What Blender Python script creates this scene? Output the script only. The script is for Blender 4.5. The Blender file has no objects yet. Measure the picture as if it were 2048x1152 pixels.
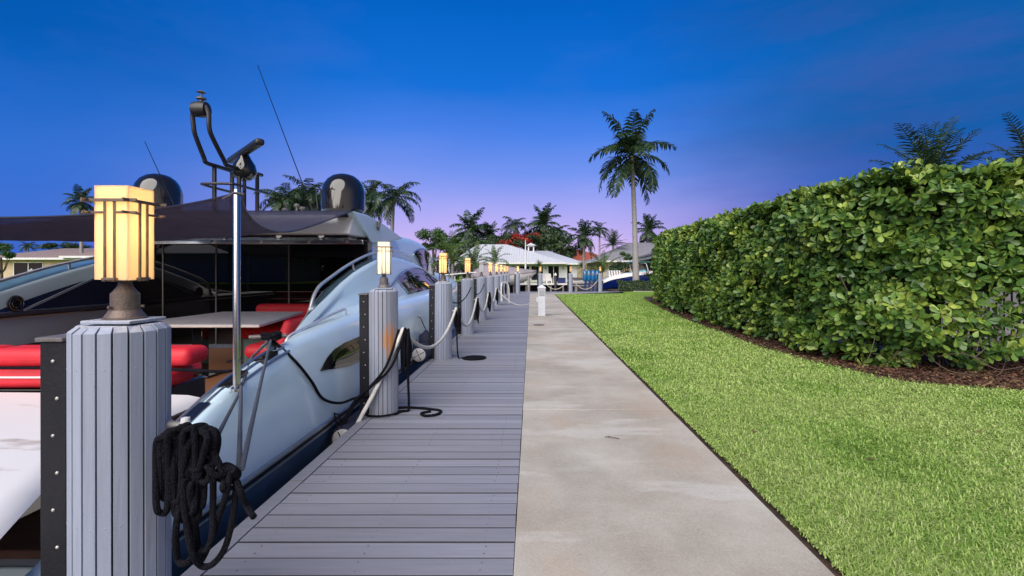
import bpy, math, random
import numpy as np
from mathutils import Vector, Matrix

RND = random.Random(11)
NR = np.random.default_rng(5)
PI = math.pi
F, PX0, PY0, EH = 985.0, 1062.0, 542.0, 1.45      # focal length in photo pixels, vanishing point, eye height

def W(px, py, Y):
    """survey helper: world point seen at photo pixel (px, py) at distance Y along the boardwalk"""
    return Vector(((px - PX0) / F * Y, Y, EH - (py - PY0) / F * Y))

sc = bpy.context.scene
COL = sc.collection

def lerp(a, b, t): return a + (b - a) * t
def interp(x, tab):
    if x <= tab[0][0]: return tab[0][1]
    for (a, b), (c, d) in zip(tab, tab[1:]):
        if x <= c: return b + (d - b) * (x - a) / (c - a)
    return tab[-1][1]
def smooth(x, tab):
    """Catmull-like smoothed table lookup"""
    h = 0.12
    return (interp(x - h, tab) + 2 * interp(x, tab) + interp(x + h, tab)) / 4

# ------------------------------------------------------------------ materials
class NT:
    def __init__(s, name):
        s.m = bpy.data.materials.new(name); s.m.use_nodes = True
        s.t = s.m.node_tree; s.t.nodes.clear()
        s.out = s.n('ShaderNodeOutputMaterial')
    def n(s, typ, **kw):
        nd = s.t.nodes.new(typ)
        for k, v in kw.items(): setattr(nd, k, v)
        return nd
    def l(s, a, b): s.t.links.new(a, b)

def ramp(N, fac, stops, interp_='LINEAR'):
    r = N.n('ShaderNodeValToRGB'); r.color_ramp.interpolation = interp_
    els = r.color_ramp.elements
    while len(els) < len(stops): els.new(0.5)
    for e, (p, c) in zip(els, stops):
        e.position = p; e.color = (c[0], c[1], c[2], 1)
    N.l(fac, r.inputs[0]); return r.outputs[0]

def mixc(N, fac, a, b, mode='MIX'):
    mx = N.n('ShaderNodeMix', data_type='RGBA', blend_type=mode)
    if isinstance(fac, (int, float)): mx.inputs[0].default_value = fac
    else: N.l(fac, mx.inputs[0])
    for i, v in ((6, a), (7, b)):
        if isinstance(v, (tuple, list)): mx.inputs[i].default_value = (v[0], v[1], v[2], 1)
        else: N.l(v, mx.inputs[i])
    return mx.outputs[2]

def noise(N, vec, scale, detail=4, rough=.55, stretch=None):
    if stretch:
        mp = N.n('ShaderNodeMapping'); mp.inputs['Scale'].default_value = stretch
        N.l(vec, mp.inputs[0]); vec = mp.outputs[0]
    n = N.n('ShaderNodeTexNoise'); n.inputs['Scale'].default_value = scale
    n.inputs['Detail'].default_value = detail; n.inputs['Roughness'].default_value = rough
    N.l(vec, n.inputs['Vector']); return n.outputs['Fac']

def math_(N, op, a, b=None):
    m = N.n('ShaderNodeMath', operation=op)
    for i, v in ((0, a), (1, b)):
        if v is None: continue
        if isinstance(v, (int, float)): m.inputs[i].default_value = v
        else: N.l(v, m.inputs[i])
    return m.outputs[0]

def mat(name, base, rough=.5, metal=0, base2=None, nscale=6, stretch=None, bump=0, bscale=60, bstretch=None,
        coat=0, spec=None, isl=0, coord='Object', trans=0, mesh=0, var=(.35, .65)):
    N = NT(name); p = N.n('ShaderNodeBsdfPrincipled')
    tc = N.n('ShaderNodeTexCoord').outputs[coord]
    p.inputs['Roughness'].default_value = rough; p.inputs['Metallic'].default_value = metal
    if coat: p.inputs['Coat Weight'].default_value = coat; p.inputs['Coat Roughness'].default_value = .06
    if spec is not None: p.inputs['Specular IOR Level'].default_value = spec
    if base2 is None: base2 = tuple(c * .82 for c in base)
    col = ramp(N, noise(N, tc, nscale, 5, .6, stretch), [(var[0], base2), (var[1], base)])
    if isl:
        g = N.n('ShaderNodeNewGeometry').outputs['Random Per Island']
        v = math_(N, 'MULTIPLY_ADD', g, 2 * isl); v.node.inputs[2].default_value = 1 - isl
        hs = N.n('ShaderNodeHueSaturation'); N.l(v, hs.inputs['Value']); N.l(col, hs.inputs['Color']); col = hs.outputs[0]
    N.l(col, p.inputs['Base Color'])
    if bump:
        b = N.n('ShaderNodeBump'); b.inputs['Strength'].default_value = bump; b.inputs['Distance'].default_value = .01
        N.l(noise(N, tc, bscale, 4, .6, bstretch), b.inputs['Height']); N.l(b.outputs[0], p.inputs['Normal'])
    sh = p.outputs[0]
    if trans:
        t = N.n('ShaderNodeBsdfTranslucent'); N.l(col, t.inputs[0])
        ms = N.n('ShaderNodeMixShader'); ms.inputs[0].default_value = trans
        N.l(sh, ms.inputs[1]); N.l(t.outputs[0], ms.inputs[2]); sh = ms.outputs[0]
    if mesh:
        t = N.n('ShaderNodeBsdfTransparent'); ms = N.n('ShaderNodeMixShader'); ms.inputs[0].default_value = mesh
        N.l(sh, ms.inputs[1]); N.l(t.outputs[0], ms.inputs[2]); sh = ms.outputs[0]
    N.l(sh, N.out.inputs[0]); return N.m

def leaf_mat(name, cols, rough=.4, trans=.25, patch=None, spec=.5):
    """foliage: every leaf island picks its own green; optional big patches of paler growth"""
    N = NT(name); p = N.n('ShaderNodeBsdfPrincipled')
    g = N.n('ShaderNodeNewGeometry').outputs['Random Per Island']
    fac = g
    if patch:
        tc = N.n('ShaderNodeTexCoord').outputs['Object']
        nz = noise(N, tc, patch[0], 3, .5)
        nz = math_(N, 'MULTIPLY_ADD', nz, 2.2); nz.node.inputs[2].default_value = -.6
        fac = math_(N, 'ADD', math_(N, 'MULTIPLY', g, 1 - patch[1]), math_(N, 'MULTIPLY', nz, patch[1]))
    k = len(cols)
    col = ramp(N, fac, [(i / (k - 1), c) for i, c in enumerate(cols)])
    N.l(col, p.inputs['Base Color']); p.inputs['Roughness'].default_value = rough
    p.inputs['Specular IOR Level'].default_value = spec
    t = N.n('ShaderNodeBsdfTranslucent'); N.l(col, t.inputs[0])
    ms = N.n('ShaderNodeMixShader'); ms.inputs[0].default_value = trans
    N.l(p.outputs[0], ms.inputs[1]); N.l(t.outputs[0], ms.inputs[2]); N.l(ms.outputs[0], N.out.inputs[0])
    return N.m

# ------------------------------------------------------------------ mesh builder
class MB:
    def __init__(s): s.v = []; s.f = []; s.m = []; s.s = []
    def add(s, vs, fs, mi=0, sm=False):
        o = len(s.v); s.v += [tuple(v) for v in vs]
        for f in fs: s.f.append(tuple(i + o for i in f)); s.m.append(mi); s.s.append(sm)
        return s
    def hexa(s, p, mi=0):      # 8 points: bottom 4 ccw, top 4 ccw
        return s.add(p, [(3, 2, 1, 0), (4, 5, 6, 7), (0, 1, 5, 4), (1, 2, 6, 5), (2, 3, 7, 6), (3, 0, 4, 7)], mi)
    def box(s, x0, x1, y0, y1, z0, z1, mi=0):
        return s.hexa([(x0, y0, z0), (x1, y0, z0), (x1, y1, z0), (x0, y1, z0), (x0, y0, z1), (x1, y0, z1), (x1, y1, z1), (x0, y1, z1)], mi)
    def obox(s, c, size, M, mi=0):
        c = Vector(c); h = [v / 2 for v in size]
        P = [c + M @ Vector((a * h[0], b * h[1], d * h[2])) for d in (-1, 1) for a, b in ((-1, -1), (1, -1), (1, 1), (-1, 1))]
        return s.hexa(P, mi)
    def bar(s, a, b, w, h, mi=0):
        a, b = Vector(a), Vector(b); d = b - a
        q = d.to_track_quat('X', 'Z').to_matrix()
        return s.obox((a + b) / 2, (d.length, w, h), q, mi)
    def tube(s, pts, r, n=8, mi=0, closed=False):
        pts = [Vector(p) for p in pts]; k = len(pts)
        rs = r if isinstance(r, (list, tuple)) else [r] * k
        tg = []
        for i in range(k):
            a = pts[(i - 1) % k] if (closed or i > 0) else pts[0]
            b = pts[(i + 1) % k] if (closed or i < k - 1) else pts[-1]
            t = b - a
            tg.append(t.normalized() if t.length > 1e-9 else Vector((0, 0, 1)))
        up = Vector((0, 0, 1)) if abs(tg[0].z) < .9 else Vector((1, 0, 0))
        nrm = (up - tg[0] * up.dot(tg[0])).normalized(); vs = []
        for i in range(k):
            nrm = nrm - tg[i] * nrm.dot(tg[i])
            nrm = nrm.normalized() if nrm.length > 1e-6 else tg[i].orthogonal().normalized()
            bn = tg[i].cross(nrm)
            for j in range(n):
                a = 2 * PI * j / n
                vs.append(pts[i] + (nrm * math.cos(a) + bn * math.sin(a)) * rs[i])
        fs = [(i * n + j, i * n + (j + 1) % n, ((i + 1) % k) * n + (j + 1) % n, ((i + 1) % k) * n + j)
              for i in range(k if closed else k - 1) for j in range(n)]
        s.add(vs, fs, mi, True)
        if not closed:
            o = len(s.v) - len(vs)
            s.f.append(tuple(o + j for j in reversed(range(n)))); s.m.append(mi); s.s.append(False)
            s.f.append(tuple(o + (k - 1) * n + j for j in range(n))); s.m.append(mi); s.s.append(False)
        return s
    def lathe(s, prof, n=24, c=(0, 0, 0), mi=0, M=None):
        c = Vector(c); M = M or Matrix.Identity(3)
        vs = [c + M @ Vector((r * math.cos(2 * PI * j / n), r * math.sin(2 * PI * j / n), z)) for r, z in prof for j in range(n)]
        k = len(prof)
        fs = [(i * n + j, i * n + (j + 1) % n, (i + 1) * n + (j + 1) % n, (i + 1) * n + j) for i in range(k - 1) for j in range(n)]
        s.add(vs, fs, mi, True); o = len(s.v) - len(vs)
        for i, rev in ((0, True), (k - 1, False)):
            if prof[i][0] > 1e-5:
                idx = range(n); s.f.append(tuple(o + i * n + j for j in (reversed(idx) if rev else idx))); s.m.append(mi); s.s.append(False)
        return s
    def loft(s, rings, mi=0, closed=False, sm=True, caps=False):
        n = len(rings[0]); vs = [p for r in rings for p in r]
        m = n if closed else n - 1
        fs = [(i * n + j, i * n + (j + 1) % n, (i + 1) * n + (j + 1) % n, (i + 1) * n + j) for i in range(len(rings) - 1) for j in range(m)]
        s.add(vs, fs, mi, sm)
        if caps:
            o = len(s.v) - len(vs)
            s.f.append(tuple(o + j for j in reversed(range(n)))); s.m.append(mi); s.s.append(False)
            s.f.append(tuple(o + (len(rings) - 1) * n + j for j in range(n))); s.m.append(mi); s.s.append(False)
        return s
    def prism(s, poly, ax, lo, hi, mi=0):
        """extrude a 2D polygon along axis ax (0 x: poly=(y,z); 1 y: poly=(x,z); 2 z: poly=(x,y))"""
        def P(p, h): return (h, p[0], p[1]) if ax == 0 else ((p[0], h, p[1]) if ax == 1 else (p[0], p[1], h))
        n = len(poly)
        vs = [P(p, lo) for p in poly] + [P(p, hi) for p in poly]
        fs = [tuple(reversed(range(n))), tuple(range(n, 2 * n))] + [(i, (i + 1) % n, n + (i + 1) % n, n + i) for i in range(n)]
        return s.add(vs, fs, mi)
    def build(s, name, mats, parent=None, bevel=0, seg=2, auto=38, world=False, solid=0, sub=0):
        me = bpy.data.meshes.new(name)
        me.from_pydata(s.v, [], s.f)
        if not isinstance(mats, (list, tuple)): mats = [mats]
        for m in mats: me.materials.append(m)
        me.polygons.foreach_set('material_index', s.m)
        me.polygons.foreach_set('use_smooth', s.s if not (bevel or sub) else [True] * len(s.f))
        import bmesh
        bm = bmesh.new(); bm.from_mesh(me); bmesh.ops.recalc_face_normals(bm, faces=bm.faces); bm.to_mesh(me); bm.free()
        me.set_sharp_from_angle(angle=math.radians(auto)); me.update()
        return link(name, me, parent, world, bevel, seg, solid, sub)

def link(name, me, parent=None, world=False, bevel=0, seg=2, solid=0, sub=0):
    o = bpy.data.objects.new(name, me); COL.objects.link(o)
    if parent is not None:
        o.parent = parent
        if world and parent.parent is None and parent.type == 'EMPTY':
            o.matrix_parent_inverse = Matrix.LocRotScale(parent.location, parent.rotation_euler, parent.scale).inverted()
    if solid:
        md = o.modifiers.new('Solidify', 'SOLIDIFY'); md.thickness = solid; md.offset = 0
    if sub:
        md = o.modifiers.new('Subdivision', 'SUBSURF'); md.levels = sub; md.render_levels = sub
    if bevel:
        md = o.modifiers.new('Bevel', 'BEVEL'); md.width = bevel; md.segments = seg; md.limit_method = 'ANGLE'
        md.angle_limit = math.radians(30); md.harden_normals = False
    return o

def npmesh(name, V, Fq, mats, parent=None, world=False, tri=None, smooth=False):
    """V (n,3); Fq (k,4) quads; tri (m,3)"""
    me = bpy.data.meshes.new(name)
    nq = 0 if Fq is None else len(Fq); nt = 0 if tri is None else len(tri)
    me.vertices.add(len(V)); me.vertices.foreach_set('co', np.asarray(V, np.float32).ravel())
    loops = []
    if nq: loops.append(np.asarray(Fq).ravel())
    if nt: loops.append(np.asarray(tri).ravel())
    L = np.concatenate(loops).astype(np.int32)
    me.loops.add(len(L)); me.loops.foreach_set('vertex_index', L)
    me.polygons.add(nq + nt)
    st = np.concatenate([np.arange(nq) * 4, nq * 4 + np.arange(nt) * 3]).astype(np.int32)
    me.polygons.foreach_set('loop_start', st)
    me.polygons.foreach_set('use_smooth', np.full(nq + nt, smooth))
    me.materials.append(mats); me.update(calc_edges=True); me.validate()
    return link(name, me, parent, world)

def thing(name, label, cat, loc=(0, 0, 0), rz=0, group=None, scale=1):
    o = bpy.data.objects.new(name, None); COL.objects.link(o); o.empty_display_size = .1
    o.location = loc; o.rotation_euler = (0, 0, rz); o.scale = (scale,) * 3
    return tag(o, label, cat, group)
def tag(o, label=None, cat=None, group=None, kind=None):
    if label: o['label'] = label
    if cat: o['category'] = cat
    if group: o['group'] = group
    if kind: o['kind'] = kind
    return o
def kids(o): return [c for c in COL.objects if c.parent == o]
def copy_tree(o, parent=None):
    c = o.copy(); COL.objects.link(c)
    if parent is not None: c.parent = parent
    for ch in kids(o): copy_tree(ch, c)
    return c

def cat(p0, p1, sag, n=14):
    p0, p1 = Vector(p0), Vector(p1)
    return [p0.lerp(p1, i / n) - Vector((0, 0, sag * 4 * (i / n) * (1 - i / n))) for i in range(n + 1)]
def spline(P, k=8, closed=False):
    P = [Vector(p) for p in P]; n = len(P); out = []
    for i in range(n if closed else n - 1):
        g = lambda j: P[j % n] if closed else P[max(0, min(n - 1, j))]
        a, b, c, d = g(i - 1), g(i), g(i + 1), g(i + 2)
        for q in range(k):
            t = q / k
            out.append(.5 * ((2 * b) + (c - a) * t + (2 * a - 5 * b + 4 * c - d) * t * t + (3 * b - a - 3 * c + d) * t ** 3))
    if not closed: out.append(P[-1])
    return out

# ------------------------------------------------------------------ palette
def dock_mat(name, stretch, k=(.222, .228, .264), patch=False):
    """weathered grey deck paint: grain, bare wear streaks, knots"""
    N = NT(name); p = N.n('ShaderNodeBsdfPrincipled')
    tc = N.n('ShaderNodeTexCoord').outputs['Object']
    isl = N.n('ShaderNodeNewGeometry').outputs['Random Per Island']
    big = noise(N, tc, .9, 4, .6)
    grain = noise(N, tc, 5, 6, .7, stretch)
    c = ramp(N, grain, [(.25, tuple(q * .80 for q in k)), (.5, k), (.75, tuple(q * 1.16 for q in k))])
    c = mixc(N, math_(N, 'MULTIPLY', ramp(N, big, [(.45, (0, 0, 0)), (.7, (1, 1, 1))]), .25), c, (k[0] * 1.12, k[1] * .97, k[2] * .80))
    wear = noise(N, tc, 2.2, 6, .75, tuple(q * .6 for q in stretch))
    c = mixc(N, ramp(N, wear, [(.64, (0, 0, 0)), (.70, (.55, .55, .55))]), c, (k[0] * .80, k[1] * .60, k[2] * .42))
    speck = noise(N, tc, 38, 2, .5)
    c = mixc(N, ramp(N, speck, [(.73, (0, 0, 0)), (.77, (.6, .6, .6))]), c, (.09, .08, .08))
    if patch:
        v = N.n('ShaderNodeVectorMath', operation='DISTANCE'); v.inputs[1].default_value = (.10, -.10, .76)
        mp = N.n('ShaderNodeMapping'); mp.inputs['Scale'].default_value = (1, 1, .55); mp.inputs['Location'].default_value = (0, 0, .34)
        N.l(tc, mp.inputs[0]); N.l(mp.outputs[0], v.inputs[0])
        d = math_(N, 'ADD', v.outputs['Value'], math_(N, 'MULTIPLY', noise(N, tc, 9, 4, .6, (3, 3, .6)), .22))
        c = mixc(N, ramp(N, d, [(.13, (1, 1, 1)), (.21, (0, 0, 0))]), c, (.46, .20, .07))  # soft-edged orange patch on one face of the post
    hs = N.n('ShaderNodeHueSaturation'); v = math_(N, 'MULTIPLY_ADD', isl, .26); v.node.inputs[2].default_value = .87
    N.l(v, hs.inputs['Value']); N.l(c, hs.inputs['Color'])
    N.l(hs.outputs[0], p.inputs['Base Color']); p.inputs['Roughness'].default_value = .62
    b = N.n('ShaderNodeBump'); b.inputs['Strength'].default_value = .4; b.inputs['Distance'].default_value = .004
    N.l(noise(N, tc, 9, 8, .75, stretch), b.inputs['Height']); N.l(b.outputs[0], p.inputs['Normal'])
    N.l(p.outputs[0], N.out.inputs[0]); return N.m

def concrete_mat():
    N = NT('concrete'); p = N.n('ShaderNodeBsdfPrincipled')
    tc = N.n('ShaderNodeTexCoord').outputs['Object']
    a = noise(N, tc, .75, 6, .62); b = noise(N, tc, 1.1, 5, .6, (1, .55, 1)); f = noise(N, tc, 90, 3, .6)
    c = ramp(N, a, [(.38, (.305, .265, .21)), (.5, (.395, .36, .30)), (.62, (.49, .46, .40))])
    c = mixc(N, math_(N, 'MULTIPLY', ramp(N, b, [(.50, (0, 0, 0)), (.60, (1, 1, 1))]), .5), c, (.39, .285, .20))
    w = noise(N, tc, .8, 5, .65, (.7, 2.2, 1))
    c = mixc(N, math_(N, 'MULTIPLY', ramp(N, w, [(.55, (0, 0, 0)), (.62, (1, 1, 1))]), .6), c, (.54, .525, .48))
    d = noise(N, tc, .5, 3, .5, (1, .8, 1))
    c = mixc(N, math_(N, 'MULTIPLY', ramp(N, d, [(.56, (0, 0, 0)), (.60, (1, 1, 1))]), .4), c, (.225, .20, .15))
    c = mixc(N, .30, c, ramp(N, f, [(.3, (.2, .19, .17)), (.7, (.48, .46, .41))]))
    c = mixc(N, math_(N, 'MULTIPLY', ramp(N, noise(N, tc, 26, 2, .4), [(.74, (0, 0, 0)), (.78, (1, 1, 1))]), .4), c, (.16, .14, .12))
    N.l(c, p.inputs['Base Color']); p.inputs['Roughness'].default_value = .75
    bp = N.n('ShaderNodeBump'); bp.inputs['Strength'].default_value = .28; bp.inputs['Distance'].default_value = .004
    N.l(noise(N, tc, 70, 5, .7, (.35, 1, 1)), bp.inputs['Height']); N.l(bp.outputs[0], p.inputs['Normal'])
    N.l(p.outputs[0], N.out.inputs[0]); return N.m

def lawn_mat():
    N = NT('lawn'); p = N.n('ShaderNodeBsdfPrincipled')
    tc = N.n('ShaderNodeTexCoord').outputs['Object']
    a = noise(N, tc, .55, 5, .6); b = noise(N, tc, 38, 5, .75, (1, .7, 1)); d = noise(N, tc, 1.7, 6, .65)
    c = ramp(N, b, [(.28, (.06, .13, .018)), (.5, (.155, .28, .038)), (.72, (.28, .43, .09))])
    c = mixc(N, math_(N, 'MULTIPLY', ramp(N, a, [(.4, (0, 0, 0)), (.65, (1, 1, 1))]), .5), c, (.21, .27, .045))
    c = mixc(N, math_(N, 'MULTIPLY', ramp(N, d, [(.58, (0, 0, 0)), (.72, (1, 1, 1))]), .45), c, (.15, .125, .05))
    N.l(c, p.inputs['Base Color']); p.inputs['Roughness'].default_value = .9; p.inputs['Specular IOR Level'].default_value = .1
    bp = N.n('ShaderNodeBump'); bp.inputs['Strength'].default_value = .8; bp.inputs['Distance'].default_value = .03
    N.l(noise(N, tc, 45, 5, .8), bp.inputs['Height']); N.l(bp.outputs[0], p.inputs['Normal'])
    N.l(p.outputs[0], N.out.inputs[0]); return N.m

def wave_mat(name, c1, c2, scale, direction='X', rough=.6, bump=.4, prof='SAW', var=.12):
    N = NT(name); p = N.n('ShaderNodeBsdfPrincipled')
    tc = N.n('ShaderNodeTexCoord').outputs['Object']
    w = N.n('ShaderNodeTexWave', wave_type='BANDS', bands_direction=direction, wave_profile=prof)
    w.inputs['Scale'].default_value = scale; w.inputs['Distortion'].default_value = 0
    N.l(tc, w.inputs['Vector'])
    c = ramp(N, w.outputs['Fac'], [(.0, c2), (.12, c1), (1, c1)])
    nz = noise(N, tc, 3, 5, .65)
    c = mixc(N, var, c, ramp(N, nz, [(.35, tuple(q * .4 for q in c1)), (.65, c1)]))
    N.l(c, p.inputs['Base Color']); p.inputs['Roughness'].default_value = rough
    bp = N.n('ShaderNodeBump'); bp.inputs['Strength'].default_value = bump; bp.inputs['Distance'].default_value = .02
    N.l(w.outputs['Fac'], bp.inputs['Height']); N.l(bp.outputs[0], p.inputs['Normal'])
    N.l(p.outputs[0], N.out.inputs[0]); return N.m

def shade_mat(name, tint, trans):
    """alabaster lantern glass: translucent so that the lamp inside lights it"""
    N = NT(name); tc = N.n('ShaderNodeTexCoord').outputs['Object']
    c = mixc(N, math_(N, 'MULTIPLY', ramp(N, noise(N, tc, 9, 5, .6, (1, 1, .5)), [(.4, (0, 0, 0)), (.7, (1, 1, 1))]), .2), tint, tuple(q * .8 for q in tint))
    d = N.n('ShaderNodeBsdfDiffuse'); t = N.n('ShaderNodeBsdfTranslucent'); g = N.n('ShaderNodeBsdfGlossy'); g.inputs['Roughness'].default_value = .25
    N.l(c, d.inputs[0]); N.l(c, t.inputs[0])
    m1 = N.n('ShaderNodeMixShader'); m1.inputs[0].default_value = trans; N.l(d.outputs[0], m1.inputs[1]); N.l(t.outputs[0], m1.inputs[2])
    m2 = N.n('ShaderNodeMixShader'); m2.inputs[0].default_value = .04; N.l(m1.outputs[0], m2.inputs[1]); N.l(g.outputs[0], m2.inputs[2])
    N.l(m2.outputs[0], N.out.inputs[0]); return N.m

def hull_mat():
    return mat('hull_paint', (.58, .74, .84), .24, 0, (.55, .71, .81), 1.2, coat=.4)

M = dict(
    dock=dock_mat('grey_deck_boards', (.35, 7, 7)),
    stave=dock_mat('grey_post_boards', (7, 7, .3), (.262, .292, .378)), stave_marked=dock_mat('grey_marked_post_boards', (7, 7, .3), (.25, .272, .34), True),
    pile=mat('old_pile', (.05, .045, .05), .8),
    concrete=concrete_mat(), lawn=lawn_mat(),
    soil=mat('soil', (.075, .045, .028), .95, 0, (.03, .02, .014), 14, bump=.8, bscale=40),
    mulch=mat('mulch', (.075, .036, .024), .9, 0, (.02, .012, .010), 22, bump=.9, bscale=50),
    litter=leaf_mat('leaf_litter', [(.03, .014, .010), (.09, .038, .022), (.16, .075, .042), (.06, .026, .018), (.26, .17, .08)], .7, .05),
    grass=leaf_mat('grass_blades', [(.075, .165, .028), (.155, .285, .050), (.235, .385, .075), (.37, .51, .135), (.47, .55, .22), (.22, .35, .065), (.38, .35, .16)], .55, .3, (.9, .48), .2),
    hedge=leaf_mat('hedge_leaves', [(.010, .032, .012), (.030, .080, .02), (.066, .142, .028), (.125, .21, .036), (.25, .33, .055), (.50, .52, .14)], .38, .08, (1.5, .5), .4),
    twig=mat('twigs', (.10, .07, .05), .85), core=mat('hedge_shade_filler', (.012, .02, .01), .95),
    palm=leaf_mat('palm_fronds', [(.007, .018, .008), (.014, .036, .012), (.024, .055, .015), (.045, .075, .02)], .42, .15),
    palm_pale=leaf_mat('pale_palm_fronds', [(.025, .065, .016), (.055, .125, .025), (.10, .17, .035), (.19, .21, .055)], .42, .2),
    leaf=leaf_mat('tree_leaves', [(.006, .018, .008), (.014, .036, .011), (.028, .062, .016), (.05, .09, .02)], .5, .15),
    leaf_lime=leaf_mat('bright_tree_leaves', [(.016, .055, .01), (.04, .105, .016), (.075, .16, .022)], .5, .2),
    flower=leaf_mat('flame_flowers', [(.03, .07, .02), (.30, .012, .01), (.45, .02, .012), (.25, .01, .01)], .5, .2),
    bark=mat('palm_bark', (.30, .285, .285), .85, 0, (.17, .16, .16), 5, (1, 1, 6), .5, 30, (1, 1, 4)),
    bark_dark=mat('dark_bark', (.10, .075, .055), .9, 0, (.05, .04, .03), 8, bump=.5),
    shaft=mat('crownshaft', (.10, .17, .05), .5),
    lamp_on=shade_mat('lit_lantern_glass', (.87, .74, .57), .75), lamp_pale=shade_mat('pale_lantern_glass', (.95, .90, .80), .7), lamp_off=shade_mat('unlit_lantern_glass', (.62, .62, .66), .25),
    bronze=mat('painted_bronze', (.155, .115, .095), .5, .35, (.10, .075, .065), 20, bump=.3, bscale=120),
    bronze_grey=mat('grey_painted_bronze', (.16, .145, .15), .55, .2, (.11, .10, .10), 20, bump=.3, bscale=120),
    rub=mat('black_rubber_board', (.012, .012, .017), .5, 0, (.007, .007, .010), 5, (1, 1, .3), .25, 60, spec=.25),
    bolt=mat('galvanised', (.5, .48, .45), .45, .7),
    rope_black=mat('black_rope', (.014, .014, .022), .85, 0, (.002, .002, .003), 230, bump=.8, bscale=230, spec=.1, var=(.46, .56)),
    rope_grey=mat('grey_rope', (.10, .115, .15), .8, 0, (.05, .06, .08), 120, bump=1, bscale=200),
    hose=mat('white_hose', (.62, .60, .57), .55, 0, (.45, .43, .40), 14, bump=.2, bscale=120),
    chain=mat('pale_rope', (.5, .46, .4), .7),
    hull=hull_mat(), hull_low_shade=mat('hull_bottom', (.22, .36, .52), .25, 0, coat=.4), navy=mat('navy_gelcoat', (.02, .045, .13), .18, coat=.4),  # lower hull tone: topside paint darkened to carry its shade
    cap_glass=mat('tinted_cap', (.10, .19, .26), .12, 0, coat=.5),
    boot=mat('antifoul', (.012, .016, .03), .6),
    white=mat('white_gelcoat', (.72, .71, .70), .3, 0, (.66, .65, .64), 2, coat=.3),
    scuffed=mat('scuffed_white', (.70, .69, .70), .42, 0, (.42, .37, .34), 2.6, (.6, 2, 1), bump=.06, bscale=8, var=(.30, .40)), cap=mat('fender_cap', (.44, .43, .44), .6, 0, (.33, .32, .33), 12),
    satin=mat('satin_steel', (.42, .45, .50), .38, .9), rail=mat('rail_steel', (.78, .78, .80), .30, .55), tube=mat('steel_tube', (.50, .51, .52), .2, 1, (.40, .41, .42), 3),
    gap=mat('gap_shade_edge', (.035, .032, .034), .9),  # dark tone for board sides: gap shade and grime in one colour
    chrome=mat('polished_steel', (.82, .82, .82), .10, 1, (.78, .78, .78)),
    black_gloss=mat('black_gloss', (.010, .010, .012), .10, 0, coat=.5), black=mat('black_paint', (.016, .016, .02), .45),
    glass=mat('dark_glass', (.004, .004, .005), .012, 0, (.003, .003, .004), spec=.45),
    red=mat('red_leather', (.62, .016, .032), .6, 0, (.50, .011, .022), 5, bump=.15, bscale=90),
    teak=wave_mat('teak_strips', (.34, .15, .07), (.02, .012, .01), 6.2, 'X', .55, .2),
    teak_plain=mat('teak', (.26, .105, .06), .55, 0, (.17, .07, .04), 4, (1, 8, 1)),
    table=mat('table_top', (.82, .77, .75), .5, spec=.3), teal=mat('teal_base', (.17, .30, .31), .4),
    cabinet=mat('cabinet_grey', (.12, .14, .20), .4), awning=mat('awning_mesh', (.055, .055, .095), .7, 0, (.040, .041, .075), 4, bump=.12, bscale=420, trans=.3, mesh=.24),
    brass=mat('brass', (.45, .22, .12), .3, 1),
    clear_trim=mat('silver_trim', (.55, .57, .60), .2, .9),
    roof_metal=wave_mat('metal_roof', (.52, .54, .58), (.30, .31, .36), 1.3, 'X', .35, .6),
    roof_metal_side=wave_mat('metal_roof_side', (.52, .54, .58), (.30, .31, .36), 1.3, 'Y', .35, .6),
    roof_grey=wave_mat('grey_tile_roof', (.25, .24, .27), (.10, .095, .11), 1.0, 'Y', .8, 1, 'SIN', .4),
    roof_terra=wave_mat('terracotta_roof', (.27, .20, .185), (.10, .07, .065), .9, 'X', .8, 1, 'SIN', .45),
    roof_red=wave_mat('red_tile_roof', (.38, .085, .04), (.16, .04, .02), .9, 'X', .8, 1, 'SIN', .35),
    wall_white=wave_mat('white_clapboard', (.56, .57, .63), (.38, .38, .43), 3.0, 'Z', .7, .3), wall_cream=mat('cream_stucco', (.50, .40, .28), .85, 0, (.44, .35, .24), 3, bump=.2),
    wall_stone=mat('stone_wall', (.36, .30, .24), .9, 0, (.18, .14, .11), 3.5, bump=.8, bscale=9),
    trim=mat('white_trim', (.66, .66, .68), .6), pane=mat('window_pane', (.008, .009, .012), .05),
    seawall=mat('seawall', (.13, .12, .12), .9, 0, (.06, .055, .06), 2, bump=.4), timber=mat('grey_timber', (.24, .225, .23), .8),
    water=mat('canal_water', (.010, .018, .032), .06, 0, (.008, .015, .028), .5, bump=.5, bscale=1.6),
    cover=mat('boat_cover', (.25, .225, .25), .75, 0, (.20, .18, .21), 2, bump=.3, bscale=5), blue_hull=mat('blue_hull', (.006, .022, .17), .2, coat=.5),
    blue_engine=mat('blue_engine', (.012, .13, .32), .25, coat=.5), pale_blue=mat('pale_blue', (.12, .38, .48), .4),
    engine_dark=mat('engine_leg', (.008, .03, .16), .3),
    plastic=mat('white_post_plastic', (.50, .52, .58), .5, 0, (.43, .45, .50), 6), drain=mat('drain_iron', (.10, .095, .085), .7),
    fender=mat('navy_fender_cover', (.010, .014, .04), .85, bump=.3, bscale=200), canvas_blue=mat('blue_canvas', (.012, .02, .11), .8),
    patio=mat('pale_patio', (.52, .48, .46), .8), fence=mat('black_fence', (.03, .03, .035), .5),
    umbrella=mat('teal_umbrella', (.02, .13, .14), .8), wall_back=mat('far_wall', (.13, .125, .14), .8),
)
# ================================================================== SETTING
def sheet(name, poly, z, m, kind='structure', depth=None):
    mb = MB()
    if depth: mb.prism(poly, 2, z - depth, z)
    else: mb.add([(x, y, z) for x, y in poly], [tuple(range(len(poly)))])
    return tag(mb.build(name, m), kind=kind)

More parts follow.
